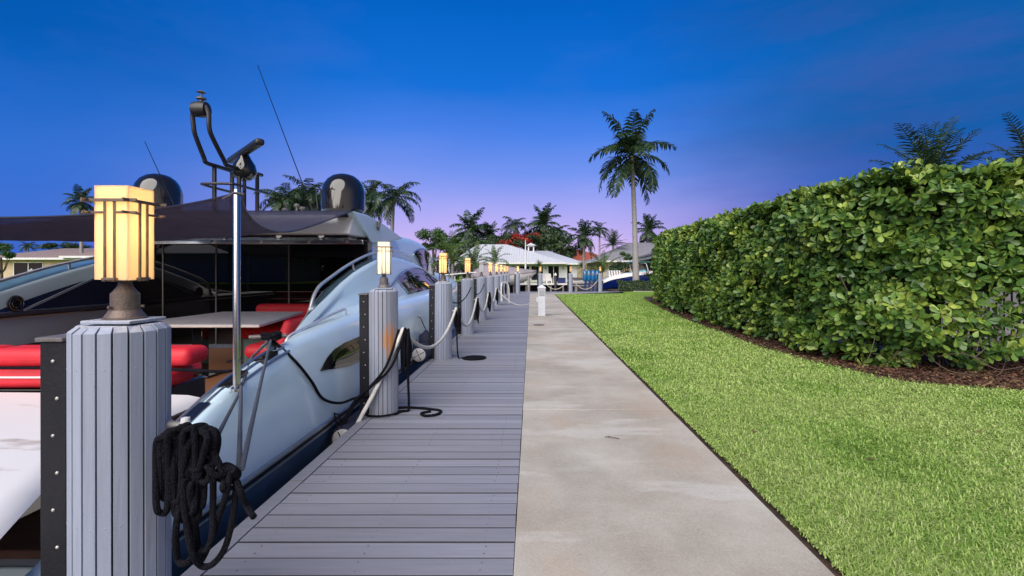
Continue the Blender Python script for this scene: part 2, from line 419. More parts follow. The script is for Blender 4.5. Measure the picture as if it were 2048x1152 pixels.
DX0, DX1, CX1 = -1.66, -.085, 1.445            # boardwalk edges, concrete edge
sheet('water', [(-400, -300), (400, -300), (400, 500), (-400, 500)], -1.15, M['water'])
sheet('ground', [(-.08, -60), (90, -60), (90, 40.5), (6.3, 40.5), (6.3, 34.75), (-.08, 34.75)], -.035, M['soil'], depth=2.2)
sheet('ground', [(-400, 53), (400, 53), (400, 500), (-400, 500)], .1, M['lawn'], depth=2.5)
sheet('ground', [(-200, 24), (-36, 24), (-36, 53), (-200, 53)], .1, M['lawn'], depth=2.5)
sheet('ground', [(-200, -200), (60, -200), (60, -34), (-200, -34)], .1, M['lawn'], depth=2.5)

arc = [(1.51, 29.6), (1.50, 30.0), (1.60, 30.35), (1.85, 30.65), (2.4, 31.0), (3.6, 31.7), (5.0, 33.1), (6.35, 34.4), (8.0, 35.6), (9.6, 35.7), (12, 36), (60, 36)]
sheet('lawn', [(1.51, -10)] + arc + [(60, -10)], -.004, M['lawn'])

# boardwalk: one board after another
mb = MB(); y = -2.6
while y < 32.25:
    e = RND.uniform(-.006, .007); dz = RND.uniform(-.0025, .0015); w = .1388 + RND.uniform(-.0015, .001)
    mb.box(DX0 + .092, DX1 - .003 + e * .3, y, y + w, -.04, dz)
    for q in (2, 4): mb.m[len(mb.m) - 6 + q] = 1  # board sides facing the gaps take the dark shade-and-grime colour
    y += .1455
mb.box(DX0 - .006, DX0 + .086, -2.6, 32.25, -.045, .004)              # edge board
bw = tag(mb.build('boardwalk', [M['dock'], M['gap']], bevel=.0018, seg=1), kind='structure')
mb = MB(); y = -2.6
while y < 9:
    for x in (DX0 + .24, DX0 + .80, DX1 - .16):
        for d in (.035, .104): mb.lathe([(.0042, -.004), (.0038, .0016), (0, .002)], 7, (x + RND.uniform(-.008, .008), y + d + RND.uniform(-.006, .006), 0))
    y += .1455
tag(mb.build('boardwalk_screws', M['bronze_grey']), kind='structure')
mb = MB(); mb.box(DX0 + .03, DX1 - .05, -2.6, 32.2, -.24, -.06)
for k in range(12): mb.box(DX0 + .06, DX0 + .3, -2.0 + k * 3, -1.7 + k * 3, -2.2, -.24)
tag(mb.build('boardwalk_beams', M['pile']), kind='structure')
mb = MB(); x = -1.15                                                   # the walk that turns along the head of the canal
while x < 6.2:
    mb.box(x, x + .139, 32.62, 34.72, -.04, RND.uniform(-.002, .002)); x += .1452
mb.box(-1.15, 6.2, 32.28, 32.6, -.04, .003)
tag(mb.build('cross_boardwalk', M['dock'], bevel=.004), kind='structure')

# concrete walk in bays with tooled joints
mb = MB(); y = -4
while y < 30.9:
    y1 = min(y + 3.05, 31.0); mb.box(DX1 + .002, CX1, y, y1 - .004, -.12, .004); y = y1
mb.add([(DX1 + .004, 31.0, .004), (1.55, 30.55, .004), (1.85, 30.85, .004), (2.4, 31.2, .004), (3.6, 31.9, .004), (5.0, 32.9, .004), (6.3, 34.1, .004),
        (6.3, 34.7, .004), (6.2, 34.74, .0), (6.2, 32.3, .004), (DX1 + .004, 32.27, .004)], [(0, 1, 2, 3, 4, 5, 6, 7, 9, 10)])
tag(mb.build('concrete_path', M['concrete'], bevel=.003, seg=1), kind='structure')
sheet('patio', [(7.2, 34.6), (9.7, 35.3), (30, 35.6), (30, 40), (8.2, 40)], .0, M['patio'])

# ------------------------------------------------------------------ mulch bed, its litter, lawn blades
mulch_edge = [(6.3, 27.5), (5.75, 24.6), (5.2, 20), (4.9, 17.6), (4.62, 14), (4.45, 11.4), (4.34, 9.5), (4.36, 8.66), (4.52, 7.5), (4.74, 6.45), (5.16, 6.15), (5.9, 5.9), (7.5, 5.7), (12, 5.5)]
me_pts = [(p.x, p.y) for p in spline([(x, y, 0) for x, y in mulch_edge], 6)]
sheet('mulch_bed', me_pts + [(12, 28.5)], .012, M['mulch'], 'stuff')
edge_by_y = sorted([(y, x) for x, y in me_pts if x < 4.9 or y > 9])
def mulch_x(y): return np.interp(y, [a for a, b in edge_by_y], [b for a, b in edge_by_y])
def in_mulch(x, y):
    far = (y > 8.6) & (x > mulch_x(y))
    nx = np.array([4.36, 4.52, 4.74, 5.16, 5.9, 7.5, 12]); ny = np.array([8.66, 7.5, 6.45, 6.15, 5.9, 5.7, 5.5])
    near = (y <= 8.7) & (x > 4.36) & (y > np.interp(x, nx, ny))
    return far | near

def flakes(n, xs, ys, zs, size, tilt):
    a = NR.uniform(0, 2 * PI, n); s = NR.uniform(*size, n); t = NR.uniform(-tilt, tilt, n); wv = s * NR.uniform(.3, .6, n)
    c = np.stack([xs, ys, zs], 1)
    u = np.stack([np.cos(a) * np.cos(t), np.sin(a) * np.cos(t), np.sin(t)], 1); v = np.stack([-np.sin(a), np.cos(a), NR.uniform(-.4, .4, n)], 1)
    V = np.stack([c - u * s[:, None] / 2, c + v * wv[:, None] / 2, c + u * s[:, None] / 2, c - v * wv[:, None] / 2], 1).reshape(-1, 3)
    return V, np.arange(n * 4).reshape(-1, 4)
n = 60000; xs = NR.uniform(4.25, 9, n); ys = 5.5 + NR.random(n) ** 1.6 * 18
k = in_mulch(xs + NR.normal(0, .05, n), ys) & (xs < mulch_x(ys) + 1.2 + (ys < 8) * 3); xs, ys = xs[k], ys[k]
V, Q = flakes(len(xs), xs, ys, NR.uniform(.015, .05, len(xs)), (.03, .085), .5)
tag(npmesh('leaf_litter', V, Q, M['litter']), kind='stuff')
n = 90; xs = NR.uniform(1.6, 5, n); ys = 2 + NR.random(n) * 10; k = ~in_mulch(xs, ys)
V, Q = flakes(k.sum(), xs[k], ys[k], np.full(k.sum(), .035), (.04, .07), .4)
tag(npmesh('fallen_leaves', V, Q, M['litter']), kind='stuff')

def blades(n, ymin, ymax, hscale):
    ys = ymin + (ymax - ymin) * NR.random(n) ** 1.25
    xs = 1.478 + NR.random(n) * np.maximum(.5, (ys * 1.06 + .9))
    k = ~in_mulch(xs + NR.normal(0, .09, n), ys + NR.normal(0, .09, n)) & (xs > 1.485 + np.abs(NR.normal(0, .02, n))); xs, ys = xs[k], ys[k]; n = len(xs)
    d = np.sqrt(xs ** 2 + ys ** 2)
    patch = .5 + .06 * np.sin(xs * 2.1 + np.sin(ys * 1.3) * 2) * np.sin(ys * 1.7 + np.sin(xs * 1.9)) + .34 * np.sin(xs * 13 + np.sin(ys * 9) * 1.7) * np.sin(ys * 11.3 + np.sin(xs * 8.1) * 1.5) + NR.normal(0, .16, n)
    h = NR.uniform(.03, .072, n) * hscale * (.72 + .5 * patch); w = NR.uniform(.0018, .0038, n) * np.clip(d / 2.6, 1, 4)
    edge = np.clip((xs - 1.478) / .16, .35, 1); h = h * edge
    a = NR.uniform(0, 2 * PI, n); lean = np.where(NR.random(n) < .25, NR.uniform(1.0, 1.9, n), NR.uniform(.15, 1.1, n))
    dx, dy = np.cos(a), np.sin(a); px, py = -dy, dx
    b = np.stack([xs, ys, np.full(n, -.006)], 1)
    P = np.stack([px, py, np.zeros(n)], 1) * w[:, None]
    D = np.stack([dx, dy, np.zeros(n)], 1)
    m = b + D * (h * lean * .35)[:, None] + np.array([0, 0, 1]) * (h * .62)[:, None]
    t = b + D * (h * lean * 1.05)[:, None] + np.array([0, 0, 1]) * (h * np.maximum(.12, 1.05 - .45 * lean))[:, None]
    V = np.stack([b - P, b + P, m + P * .8, m - P * .8, t], 1).reshape(-1, 3)
    i = np.arange(n)[:, None] * 5
    return V, np.concatenate([i, i + 1, i + 2, i + 3], 1), np.concatenate([i + 3, i + 2, i + 4], 1)
Vs, Qs, Ts, o = [], [], [], 0
for args in ((330000, 1.0, 5.5, 1.0), (160000, 5.0, 12.0, .95), (66000, 11, 31, 1.0)):
    V, Q, T = blades(*args); Vs.append(V); Qs.append(Q + o); Ts.append(T + o); o += len(V)
tag(npmesh('grass_blades', np.concatenate(Vs), np.concatenate(Qs), M['grass'], tri=np.concatenate(Ts)), kind='stuff')

# ------------------------------------------------------------------ the big hedge
face = [(9.5, 6.75), (7.4, 6.72), (6.3, 6.75), (5.6, 6.85), (5.15, 7.15), (4.86, 7.8), (4.72, 8.8), (4.68, 10), (4.72, 12), (4.82, 14), (5.02, 17), (5.36, 20), (5.92, 23), (6.58, 25.6), (7.4, 27.2), (9, 28)]
FP = spline([(x, y, 0) for x, y in face], 10)
FA = np.array([(p.x, p.y) for p in FP]); seg = np.diff(FA, axis=0); sl = np.hypot(seg[:, 0], seg[:, 1]); cum = np.concatenate([[0], np.cumsum(sl)])
def hedge_height(s): return np.interp(s, [0, 4, 8, 14, 20, 30], [2.85, 2.82, 2.72, 2.80, 3.0, 3.1])
def hedge_leaves():
    C, NN, SZ = [], [], []
    # distance along the face: denser near the walk's near end
    def at(s):
        i = np.clip(np.searchsorted(cum, s) - 1, 0, len(sl) - 1); t = (s - cum[i]) / sl[i]
        p = FA[i] + seg[i] * t[:, None]; d = seg[i] / sl[i][:, None]
        return p, np.stack([-d[:, 1], d[:, 0]], 1)          # outward (towards the lawn)
    n = 8800
    s = cum[-1] * NR.random(n) ** 1.12; p, nrm = at(s); H = hedge_height(s)
    bump = .06 * np.sin(s * 2.3 + 1) + .05 * np.sin(s * 5.1)
    z0 = np.where(s < 3.2, .36, .08) + .10 * np.sin(s * 3.7) + .06 * np.sin(s * 9)
    u = NR.random(n); z = z0 + (H - z0) * u
    out = bump + .10 * np.sin(z * 3.1 + s * 1.3) + .08 * np.sin(z * 6.3 - s * 2.2)
    out += -.26 * np.clip((z - H + .45) / .45, 0, 1) ** 2 - .12 * np.clip((.6 - z) / .5, 0, 1)     # rounded shoulder, tucked foot
    inn = np.abs(NR.normal(0, .17, n)) - .05
    thin = (s < 4.0) & (z < 1.5) & (NR.random(n) < .30 * np.clip((1.75 - z) / 1.0, 0, 1))         # the bare patch at the near end
    k = ~thin
    c = np.stack([p[:, 0] + nrm[:, 0] * (out - inn), p[:, 1] + nrm[:, 1] * (out - inn), z], 1)
    ax = np.stack([nrm[:, 0], nrm[:, 1], .45 + .9 * np.clip((z - H + .4) / .4, 0, 1)], 1) + NR.normal(0, .52, (n, 3))
    C.append(c[k]); NN.append(ax[k]); SZ.append(np.full(k.sum(), 1.0))
    # second, deeper layer
    n = 4200; s = cum[-1] * NR.random(n); p, nrm = at(s); H = hedge_height(s); z = .3 + (H - .5) * NR.random(n); inn = NR.uniform(.22, .5, n)
    k = ~((s < 4.2) & (z < 1.5) & (NR.random(n) < .8))
    c = np.stack([p[:, 0] - nrm[:, 0] * inn, p[:, 1] - nrm[:, 1] * inn, z], 1)
    C.append(c[k]); NN.append((np.stack([nrm[:, 0], nrm[:, 1], np.full(n, .3)], 1) + NR.normal(0, .4, (n, 3)))[k]); SZ.append(np.full(k.sum(), .95))
    # the top
    n = 6500; s = cum[-1] * NR.random(n) ** 1.1; p, nrm = at(s); H = hedge_height(s); inn = .12 + NR.random(n) ** 1.3 * 1.5
    c = np.stack([p[:, 0] - nrm[:, 0] * inn, p[:, 1] - nrm[:, 1] * inn, H + .025 * np.sin(s * 3.3) + .03 * np.sin(s * 7 + inn * 4) + NR.normal(0, .05, n) - .02], 1)
    C.append(c); NN.append(np.stack([nrm[:, 0] * .3, nrm[:, 1] * .3, np.full(n, 1.0)], 1) + NR.normal(0, .4, (n, 3))); SZ.append(np.full(n, 1.0))
    c = np.concatenate(C); ax = np.concatenate(NN); sz = np.concatenate(SZ)
    ax /= np.linalg.norm(ax, axis=1)[:, None]
    K = 6                                                    # leaves in a rosette
    c = np.repeat(c, K, 0); a = np.repeat(ax, K, 0); sz = np.repeat(sz, K)
    N = len(c); phi = np.tile(np.arange(K) * 2 * PI / K, N // K) + np.repeat(NR.uniform(0, 6.28, N // K), K) + NR.normal(0, .25, N)
    ref = np.where(np.abs(a[:, 2:3]) < .9, np.array([[0, 0, 1.0]]), np.array([[1.0, 0, 0]]))
    e1 = np.cross(a, ref); e1 /= np.linalg.norm(e1, axis=1)[:, None]; e2 = np.cross(a, e1)
    rad = e1 * np.cos(phi)[:, None] + e2 * np.sin(phi)[:, None]
    th = np.radians(np.clip(NR.normal(58, 22, N), 8, 105))
    L = rad * np.sin(th)[:, None] + a * np.cos(th)[:, None]                       # leaf direction
    S = np.cross(L, a); S /= np.linalg.norm(S, axis=1)[:, None] + 1e-9            # leaf width direction
    T = np.cross(S, L)
    tw = NR.normal(0, .35, N); S2 = S * np.cos(tw)[:, None] + T * np.sin(tw)[:, None]; T = np.cross(S2, L); S = S2
    ln = NR.uniform(.085, .158, N) * sz; wd = ln * NR.uniform(.23, .31, N)
    b = c + L * .012
    def P(t, w, up): return b + L * (ln * t)[:, None] + S * (wd * w)[:, None] + T * (ln * up)[:, None]
    prof = [(.0, .07, 0), (.38, .62, .035), (.68, 1.0, .05), (.88, .78, .04), (1.0, .25, .02)]
    cen = [P(t, 0, -.012 * (1 if 0 < t < 1 else 0)) for t, w, u in prof]
    lf = [P(t, w, u) for t, w, u in prof]; rt = [P(t, -w, u) for t, w, u in prof]
    V = np.stack(lf + cen + rt, 1).reshape(-1, 3); i = np.arange(N)[:, None] * 15; Q = []
    for j in range(4):
        Q.append(np.concatenate([i + j, i + j + 1, i + 6 + j, i + 5 + j], 1)); Q.append(np.concatenate([i + 5 + j, i + 6 + j, i + 11 + j, i + 10 + j], 1))
    return V, np.stack(Q, 1).reshape(-1, 4)
hd = thing('hedge', 'tall dense hedge of glossy paddle leaved shrubs on a mulch bed along the lawn', 'hedge', (6, 14, 0))
V, Q = hedge_leaves()
npmesh('foliage', V, Q, M['hedge'], hd, world=True, smooth=True)
mb = MB()                                                    # solid dark filler added inside: blocks light and stands for shade
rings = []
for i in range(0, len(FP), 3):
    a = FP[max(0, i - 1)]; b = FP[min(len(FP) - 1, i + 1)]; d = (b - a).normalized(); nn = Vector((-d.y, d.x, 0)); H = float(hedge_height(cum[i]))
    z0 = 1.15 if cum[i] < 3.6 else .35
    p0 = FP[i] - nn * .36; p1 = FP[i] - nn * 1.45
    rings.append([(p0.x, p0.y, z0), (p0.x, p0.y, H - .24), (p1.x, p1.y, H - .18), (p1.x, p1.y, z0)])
mb.loft(rings, closed=True, caps=True); mb.build('shade_filler', M['core'], hd, world=True)
mb = MB()
for i in range(70):
    j = int((RND.random() ** 1.5) * (len(FP) - 2)) + 1; d = (FP[j] - FP[j - 1]).normalized(); nn = Vector((-d.y, d.x, 0))
    p = FP[j] - nn * RND.uniform(.15, .9); h = RND.uniform(.6, 1.5)
    mb.tube(spline([p + Vector((0, 0, -.02)), p + Vector((RND.uniform(-.12, .12), RND.uniform(-.12, .12), h * .5)), p + Vector((RND.uniform(-.3, .3), RND.uniform(-.3, .3), h))], 4), RND.uniform(.006, .016), 5)
for i in range(26):                                          # bare shoots that trail over the mulch
    p = Vector((RND.uniform(4.9, 7.6), RND.uniform(6.5, 7.3), RND.uniform(.2, .9))); q = p + Vector((RND.uniform(-.5, .5), RND.uniform(-.5, .1), RND.uniform(-.35, .1)))
    q.z = max(.05, q.z); mb.tube(spline([p, (p + q) / 2 + Vector((0, 0, -.1 if p.z > .3 else .06)), q], 5), .005, 5)
tag(mb.build('stems', M['twig'], hd, world=True), kind='stuff')
# garden fence that shows through the thin end of the hedge
fe = thing('garden_fence', 'black picket fence showing through the thin end of the hedge', 'fence', (7, 8.4, 0))
A, B = Vector((5.9, 8.55, 0)), Vector((10.4, 7.75, 0))
mb = MB(); mb.bar(A + Vector((0, 0, .18)), B + Vector((0, 0, .18)), .03, .035); mb.bar(A + Vector((0, 0, 1.15)), B + Vector((0, 0, 1.15)), .03, .035); mb.build('rail', M['fence'], fe, world=True)
mb = MB()
for i in range(42):
    p = A.lerp(B, i / 41); mb.box(p.x - .009, p.x + .009, p.y - .009, p.y + .009, .04, 1.25)
mb.build('pickets', M['fence'], fe, world=True)
for t in (.0, .34, .67, 1.0):
    p = A.lerp(B, t); mb = MB(); mb.box(p.x - .032, p.x + .032, p.y - .032, p.y + .032, 0, 1.35); mb.build('post', M['fence'], fe, world=True)
sheet('patio', [(5.6, 8.9), (14, 7.6), (16, 12.5), (6.6, 13)], .03, M['roof_grey'])
mb = MB(); mb.box(6.6, 15, 12.5, 12.7, -.05, 1.9)
tag(mb.build('garden_wall', M['wall_back'], bevel=.01), 'pale plain wall glimpsed behind the hedge and the black fence', 'wall')

# low clipped hedge at the head of the canal
def leaf_cloud(n, pts, nrm, size, asp=.5):
    a = NR.uniform(0, 2 * PI, n); T = nrm + NR.normal(0, .55, (n, 3)); T /= np.linalg.norm(T, axis=1)[:, None]
    r = NR.normal(0, 1, (n, 3)); u = np.cross(T, r); u /= np.linalg.norm(u, axis=1)[:, None] + 1e-9; v = np.cross(T, u)
    s = NR.uniform(*size, n)[:, None]
    V = np.stack([pts - u * s / 2, pts + v * s * asp / 2, pts + u * s / 2, pts - v * s * asp / 2], 1).reshape(-1, 3)
    return V, np.arange(n * 4).reshape(-1, 4)
n = 5200; xs = NR.uniform(6.35, 9.55, n); f = NR.random(n)
ys = np.where(f < .45, 35.75 + NR.normal(0, .05, n), NR.uniform(35.75, 36.7, n)); top = .66 + .05 * np.sin(xs * 5)
zs = np.where(f < .45, .02 + (top - .05) * NR.random(n), top + NR.normal(0, .04, n))
nr = np.where((f < .45)[:, None], np.array([[0, -1, .4]]), np.array([[0, -.2, 1]]))
lh = thing('low_hedge', 'low clipped dark hedge in front of the tall palm trunk', 'hedge', (8, 36.2, 0))
V, Q = leaf_cloud(n, np.stack([xs, ys, zs], 1), nr, (.07, .14)); npmesh('foliage', V, Q, M['leaf'], lh, world=True)
mb = MB(); mb.box(6.5, 9.45, 35.9, 36.6, 0, .55); mb.build('shade_filler', M['core'], lh, world=True)  # same dark filler added inside, its colour standing for shade

# ================================================================== POSTS AND LANTERNS
PR = .143
def join_into(a, b):
    """merge the mesh of b (small fastenings) into a"""
    import bmesh
    ma, mb_ = a.data, b.data; k = len(ma.materials)
    for m in mb_.materials: ma.materials.append(m)
    bm = bmesh.new(); bm.from_mesh(ma); n = len(bm.faces); bm.from_mesh(mb_); bm.faces.ensure_lookup_table()
    for f in bm.faces[n:]: f.material_index += k
    bm.to_mesh(ma); bm.free(); bpy.data.objects.remove(b)
def make_post(label, marked=False):
    t = thing('dock_post', label, 'post', (0, 0, 0), 0, 'slatted posts along the boardwalk')
    mb = MB(); mb.lathe([(PR - .03, -2.2), (PR - .03, 1.245)], 20); mb.build('pile', M['pile'], t)
    mb = MB(); n = 21
    for i in range(n):
        a = 2 * PI * i / n; q = Matrix.Rotation(a, 3, 'Z'); h = .0183 + RND.uniform(-.0005, .0004)
        top = 1.262 + RND.uniform(-.004, .003)
        P = [(PR - .024, -h * .86, -2.0), (PR, -h, -2.0), (PR, h, -2.0), (PR - .024, h * .86, -2.0),
             (PR - .024, -h * .86, top), (PR, -h, top - .02), (PR, h, top - .02), (PR - .024, h * .86, top)]
        mb.hexa([q @ Vector(p) for p in P])
    clad = mb.build('cladding', M['stave_marked' if marked else 'stave'], t, bevel=.0035)
    mb = MB()
    for i in range(n):
        a = 2 * PI * i / n
        for z in (.18, .60, 1.12):
            q = Matrix.Rotation(a, 3, 'Z') @ Matrix.Rotation(PI / 2, 3, 'Y'); mb.lathe([(.0042, 0), (.0035, .0015), (0, .002)], 8, Matrix.Rotation(a, 3, 'Z') @ Vector((PR - .001, RND.uniform(-.003, .003), z + RND.uniform(-.006, .006))), 0, q)
    nl = mb.build('cladding_nails', M['stave'], t)
    join_into(clad, nl)
    mb = MB(); mb.lathe([(0, 1.236), (PR - .022, 1.236), (PR - .022, 1.262), (0, 1.264)], 24); mb.build('top_board', M['stave'], t)
    r = MB(); r.box(-PR - .083, -PR + .004, -.065, .075, -2.0, 1.205)
    r = r.build('rub_board', M['rub'], t, bevel=.006)
    mb = MB(); mb.box(-PR - .093, -PR + .002, -.075, .085, 1.207, 1.222); mb.build('cap', M['bronze_grey'], r, bevel=.003)
    mb = MB(); q = Matrix.Rotation(PI / 2, 3, 'X')
    for k in range(16):
        mb.lathe([(.0065, 0), (.0065, .003), (.004, .0055), (0, .006)], 10, (-PR - .03 + (.006 if k % 2 else -.008), -.064, 1.14 - k * .128), 0, q)
    join_into(r, mb.build('bolt_heads', M['bolt'], t))
    return t

def lamp_light(power, col=(1.0, .62, .24)):
    l = bpy.data.lights.new('lantern_light', 'POINT'); l.energy = power; l.color = col; l.shadow_soft_size = .022; return l
LIT = lamp_light(8.0, (1.0, .80, .50)); LIT_FAR = lamp_light(11.0, (1.0, .72, .36)); WEAK = lamp_light(3.4, (1.0, .92, .78))
def make_lantern(label, lit, pale=False):
    met = M['bronze'] if lit and not pale else M['bronze_grey']; gl = M['lamp_pale' if pale else 'lamp_on' if lit else 'lamp_off']
    t = thing('post_lantern', label, 'lantern', (0, 0, 0), 0, 'lanterns on the boardwalk posts')
    mb = MB(); mb.box(-.085, .085, -.085, .085, 0, .012)
    mb.build('mounting_plate', M['stave'], t, bevel=.003)
    mb = MB(); mb.lathe([(.066, .013), (.066, .017), (.060, .019), (.058, .025), (.050, .036), (.047, .044), (.0425, .045), (.0425, .102), (.040, .104), (.032, .114), (.024, .126), (.020, .138), (.020, .148)], 28)
    for a in (.4, 2.5, 4.4): mb.lathe([(.004, 0), (.004, .012), (.006, .012), (.006, .018), (0, .019)], 8, (.037 * math.cos(a), .037 * math.sin(a), .055), 0, Matrix.Rotation(a, 3, 'Z') @ Matrix.Rotation(PI / 2, 3, 'Y'))
    mb.build('pedestal', met, t, bevel=.0)
    s, z0, z1 = .0585, .152, .478
    mb = MB(); e = .004
    for sx in (-1, 1): mb.box(min(sx * s, sx * (s - e)), max(sx * s, sx * (s - e)), -s, s, z0, z1)
    for sy in (-1, 1): mb.box(-s + e, s - e, min(sy * s, sy * (s - e)), max(sy * s, sy * (s - e)), z0, z1)
    mb.build('glass_shade', gl, t)
    mb = MB(); mb.box(-s + e, s - e, -s + e, s - e, z1 - .005, z1 - .001); mb.build('shade_top', gl, t)
    mb = MB(); w = .0045; g = s + .007
    mb.box(-s * .78, s * .78, -s * .78, s * .78, z0 - .006, z0 - .001)
    for q in range(4):
        R4 = Matrix.Rotation(q * PI / 2, 3, 'Z')
        for u in (-.0165, .0165): mb.obox(R4 @ Vector((u, -g, (z0 + z1 - .045) / 2 - .004)), (w * 1.4, w * 1.8, z1 - .040 - z0), R4)
        mb.obox(R4 @ Vector((0, -g - .004, z1 - .052)), (2 * g + .062, .007, .011), R4)
        for sx in (-1, 1): mb.obox(R4 @ Vector((sx * (g + .033) / 2 + sx * .009, -g - .001, z1 - .094)), (g + .008, .006, .008), R4)
        mb.obox(R4 @ Vector((0, -g + .001, z0 + .003)), (.046, .02, .008), R4)
    mb.build('frame', met, t, bevel=.001, seg=1)
    b = MB(); b.lathe([(.012, z0 + .0), (.012, .22), (.010, .235)], 12); b.build('lamp_holder', M['trim'], t)
    return t
def light_in(t, data, z=.33):
    o = bpy.data.objects.new('lantern_light', data); COL.objects.link(o); o.parent = t; o.location = (0, 0, z)

post_xy = [(-1.462, 1.76), (-1.505, 5.04), (-1.455, 8.16), (-1.46, 11.35), (-1.465, 14.55), (-1.46, 17.75), (-1.46, 20.95), (-1.46, 24.1), (-1.46, 27.25), (-1.46, 30.4)]
post_lab = ['grey slatted post at the near end of the boardwalk carrying a coil of black rope',
            'grey slatted post with an orange patch in front of the hull window',
            'grey slatted post third along the boardwalk with a flat rope disc at its foot',
            'grey slatted post fourth along the boardwalk under a small bright lantern',
            'grey slatted post under the only dark unlit lantern',
            'grey slatted post just beyond the one with the unlit lantern',
            'grey slatted post seventh along the boardwalk, with a white hose looped near it',
            'grey slatted post eighth along the boardwalk, just past the white hose loop',
            'grey slatted post next to last in the boardwalk row',
            'grey slatted post closing the far end of the boardwalk row']
lam_lab = ['large glowing lantern in bronze frame on the near end post, against the black awning',
           'pale cream dimly lit lantern in front of the yacht cabin side',
           'glowing lantern on the third boardwalk post in front of the dark palms',
           'glowing lantern on the fourth boardwalk post beside the unlit one',
           'dark unlit grey lantern between the glowing ones of the row',
           'small glowing lantern next beyond the unlit one in front of the covered boat',
           'small glowing lantern second beyond the unlit one',
           'small glowing lantern third beyond the unlit one',
           'tiny glowing lantern next to last in the boardwalk row',
           'tiny glowing lantern on the last post of the boardwalk row']
TOP = 1.266
p0 = make_post(post_lab[0]); p1 = make_post(post_lab[1], True)
l0 = make_lantern(lam_lab[0], True); lw = make_lantern(lam_lab[1], True, True); lx = make_lantern(lam_lab[4], False)
for i, (x, y) in enumerate(post_xy):
    p = p0 if i == 0 else (p1 if i == 1 else copy_tree(p0)); p.location = (x, y, 0); p['label'] = post_lab[i]
    p.rotation_euler = (RND.uniform(-.005, .005), RND.uniform(-.006, .006), 0 if i < 3 else RND.uniform(-.12, .12))
    if i == 0: p.scale.z = 1.0
    l = l0 if i == 0 else lw if i == 1 else lx if i == 4 else copy_tree(l0)
    l.location = (x + (.012 if i == 0 else .0), y, TOP + .002); l['label'] = lam_lab[i]; l.rotation_euler.z = (0, .25, .05, .1, .1, -.06, .12, 0, .1, 0)[i]
cross = [(-.86, 32.15, 'grey post with glowing lantern at the corner where the boardwalk ends', 'glowing lantern on the corner post where the boardwalk ends'),
         (.66, 34.6, 'grey post half hidden behind the white bollard at the canal head', 'glowing lantern above the white bollard, in front of the white house windows'),
         (2.78, 34.6, 'grey post at the canal head in front of the jet ski', 'glowing lantern at the canal head beside the jet ski'),
         (4.86, 34.6, 'grey post at the canal head in front of the blue outboard engines', 'glowing lantern in front of the blue outboard engines')]
cross_l = []
for x, y, a, b in cross:
    p = copy_tree(p0); p.location = (x, y, 0); p['label'] = a; p['group'] = 'slatted posts at the canal head'
    l = copy_tree(l0); l.location = (x, y, TOP + .002); l['label'] = b; l['group'] = 'lanterns at the canal head'; cross_l.append(l); l.rotation_euler.z = .2
allp = [o for o in COL.objects if o.name.startswith('post_lantern') and o.type == 'EMPTY']
for l in allp:
    if l is lx: continue
    light_in(l, WEAK if l is lw else (LIT if l.location.y < 3 else LIT_FAR))

# ================================================================== THINGS ON THE WALK
bo = thing('power_bollard', 'white louvred power bollard with pyramid cap standing on the concrete path', 'bollard', (.345, 15.95, .004))
mb = MB(); mb.box(-.125, .125, -.125, .125, 0, .035); mb.box(-.112, .112, -.112, .112, .035, .64); mb.build('column', M['plastic'], bo, bevel=.006)
mb = MB(); mb.box(-.118, .118, -.118, .118, .645, .88)
hd_ = mb.build('lamp_head', M['plastic'], bo, bevel=.004)
mb = MB()
for k in range(5):
    z = .672 + k * .042
    for q in range(4): mb.obox(Matrix.Rotation(q * PI / 2, 3, 'Z') @ Vector((0, -.121, z)), (.19, .012, .014), Matrix.Rotation(q * PI / 2, 3, 'Z'))
mb.build('louvres', M['bronze_grey'], hd_)
mb = MB(); c = .135; mb.add([(-c, -c, .884), (c, -c, .884), (c, c, .884), (-c, c, .884), (-c, -c, .91), (c, -c, .91), (c, c, .91), (-c, c, .91), (-.03, -.03, 1.0), (.03, -.03, 1.0), (.03, .03, 1.0), (-.03, .03, 1.0)],
    [(3, 2, 1, 0), (0, 1, 5, 4), (1, 2, 6, 5), (2, 3, 7, 6), (3, 0, 4, 7), (4, 5, 9, 8), (5, 6, 10, 9), (6, 7, 11, 10), (7, 4, 8, 11), (8, 9, 10, 11)]); mb.build('cap', M['plastic'], bo, bevel=.004)
mb = MB(); mb.box(-.165, -.113, -.05, .05, .44, .60); mb.build('outlet', M['plastic'], bo, bevel=.006)
dr = thing('drain_cover', 'round dark drain cover set in the concrete path before the white bollard', 'drain cover', (.21, 13.2, .005))
mb = MB(); mb.lathe([(.115, 0), (.113, .006), (.095, .007), (.095, .004), (0, .004)], 28); mb.build('lid', M['drain'], dr)
mb = MB(); mb.lathe([(.155, -.001), (.155, .002), (.118, .003)], 28); mb.build('rim', M['pile'], dr)
mb = MB(); mb.tube(spline([(.64, 4.28, .008), (.68, 4.26, .016), (.76, 4.23, .010)], 6), [.003] * 5 + [.006, .005, .004] + [.003] * 5, 6)
tag(mb.build('twig', M['twig']), 'small brown twig lying on the concrete path near the grass edge', 'twig')

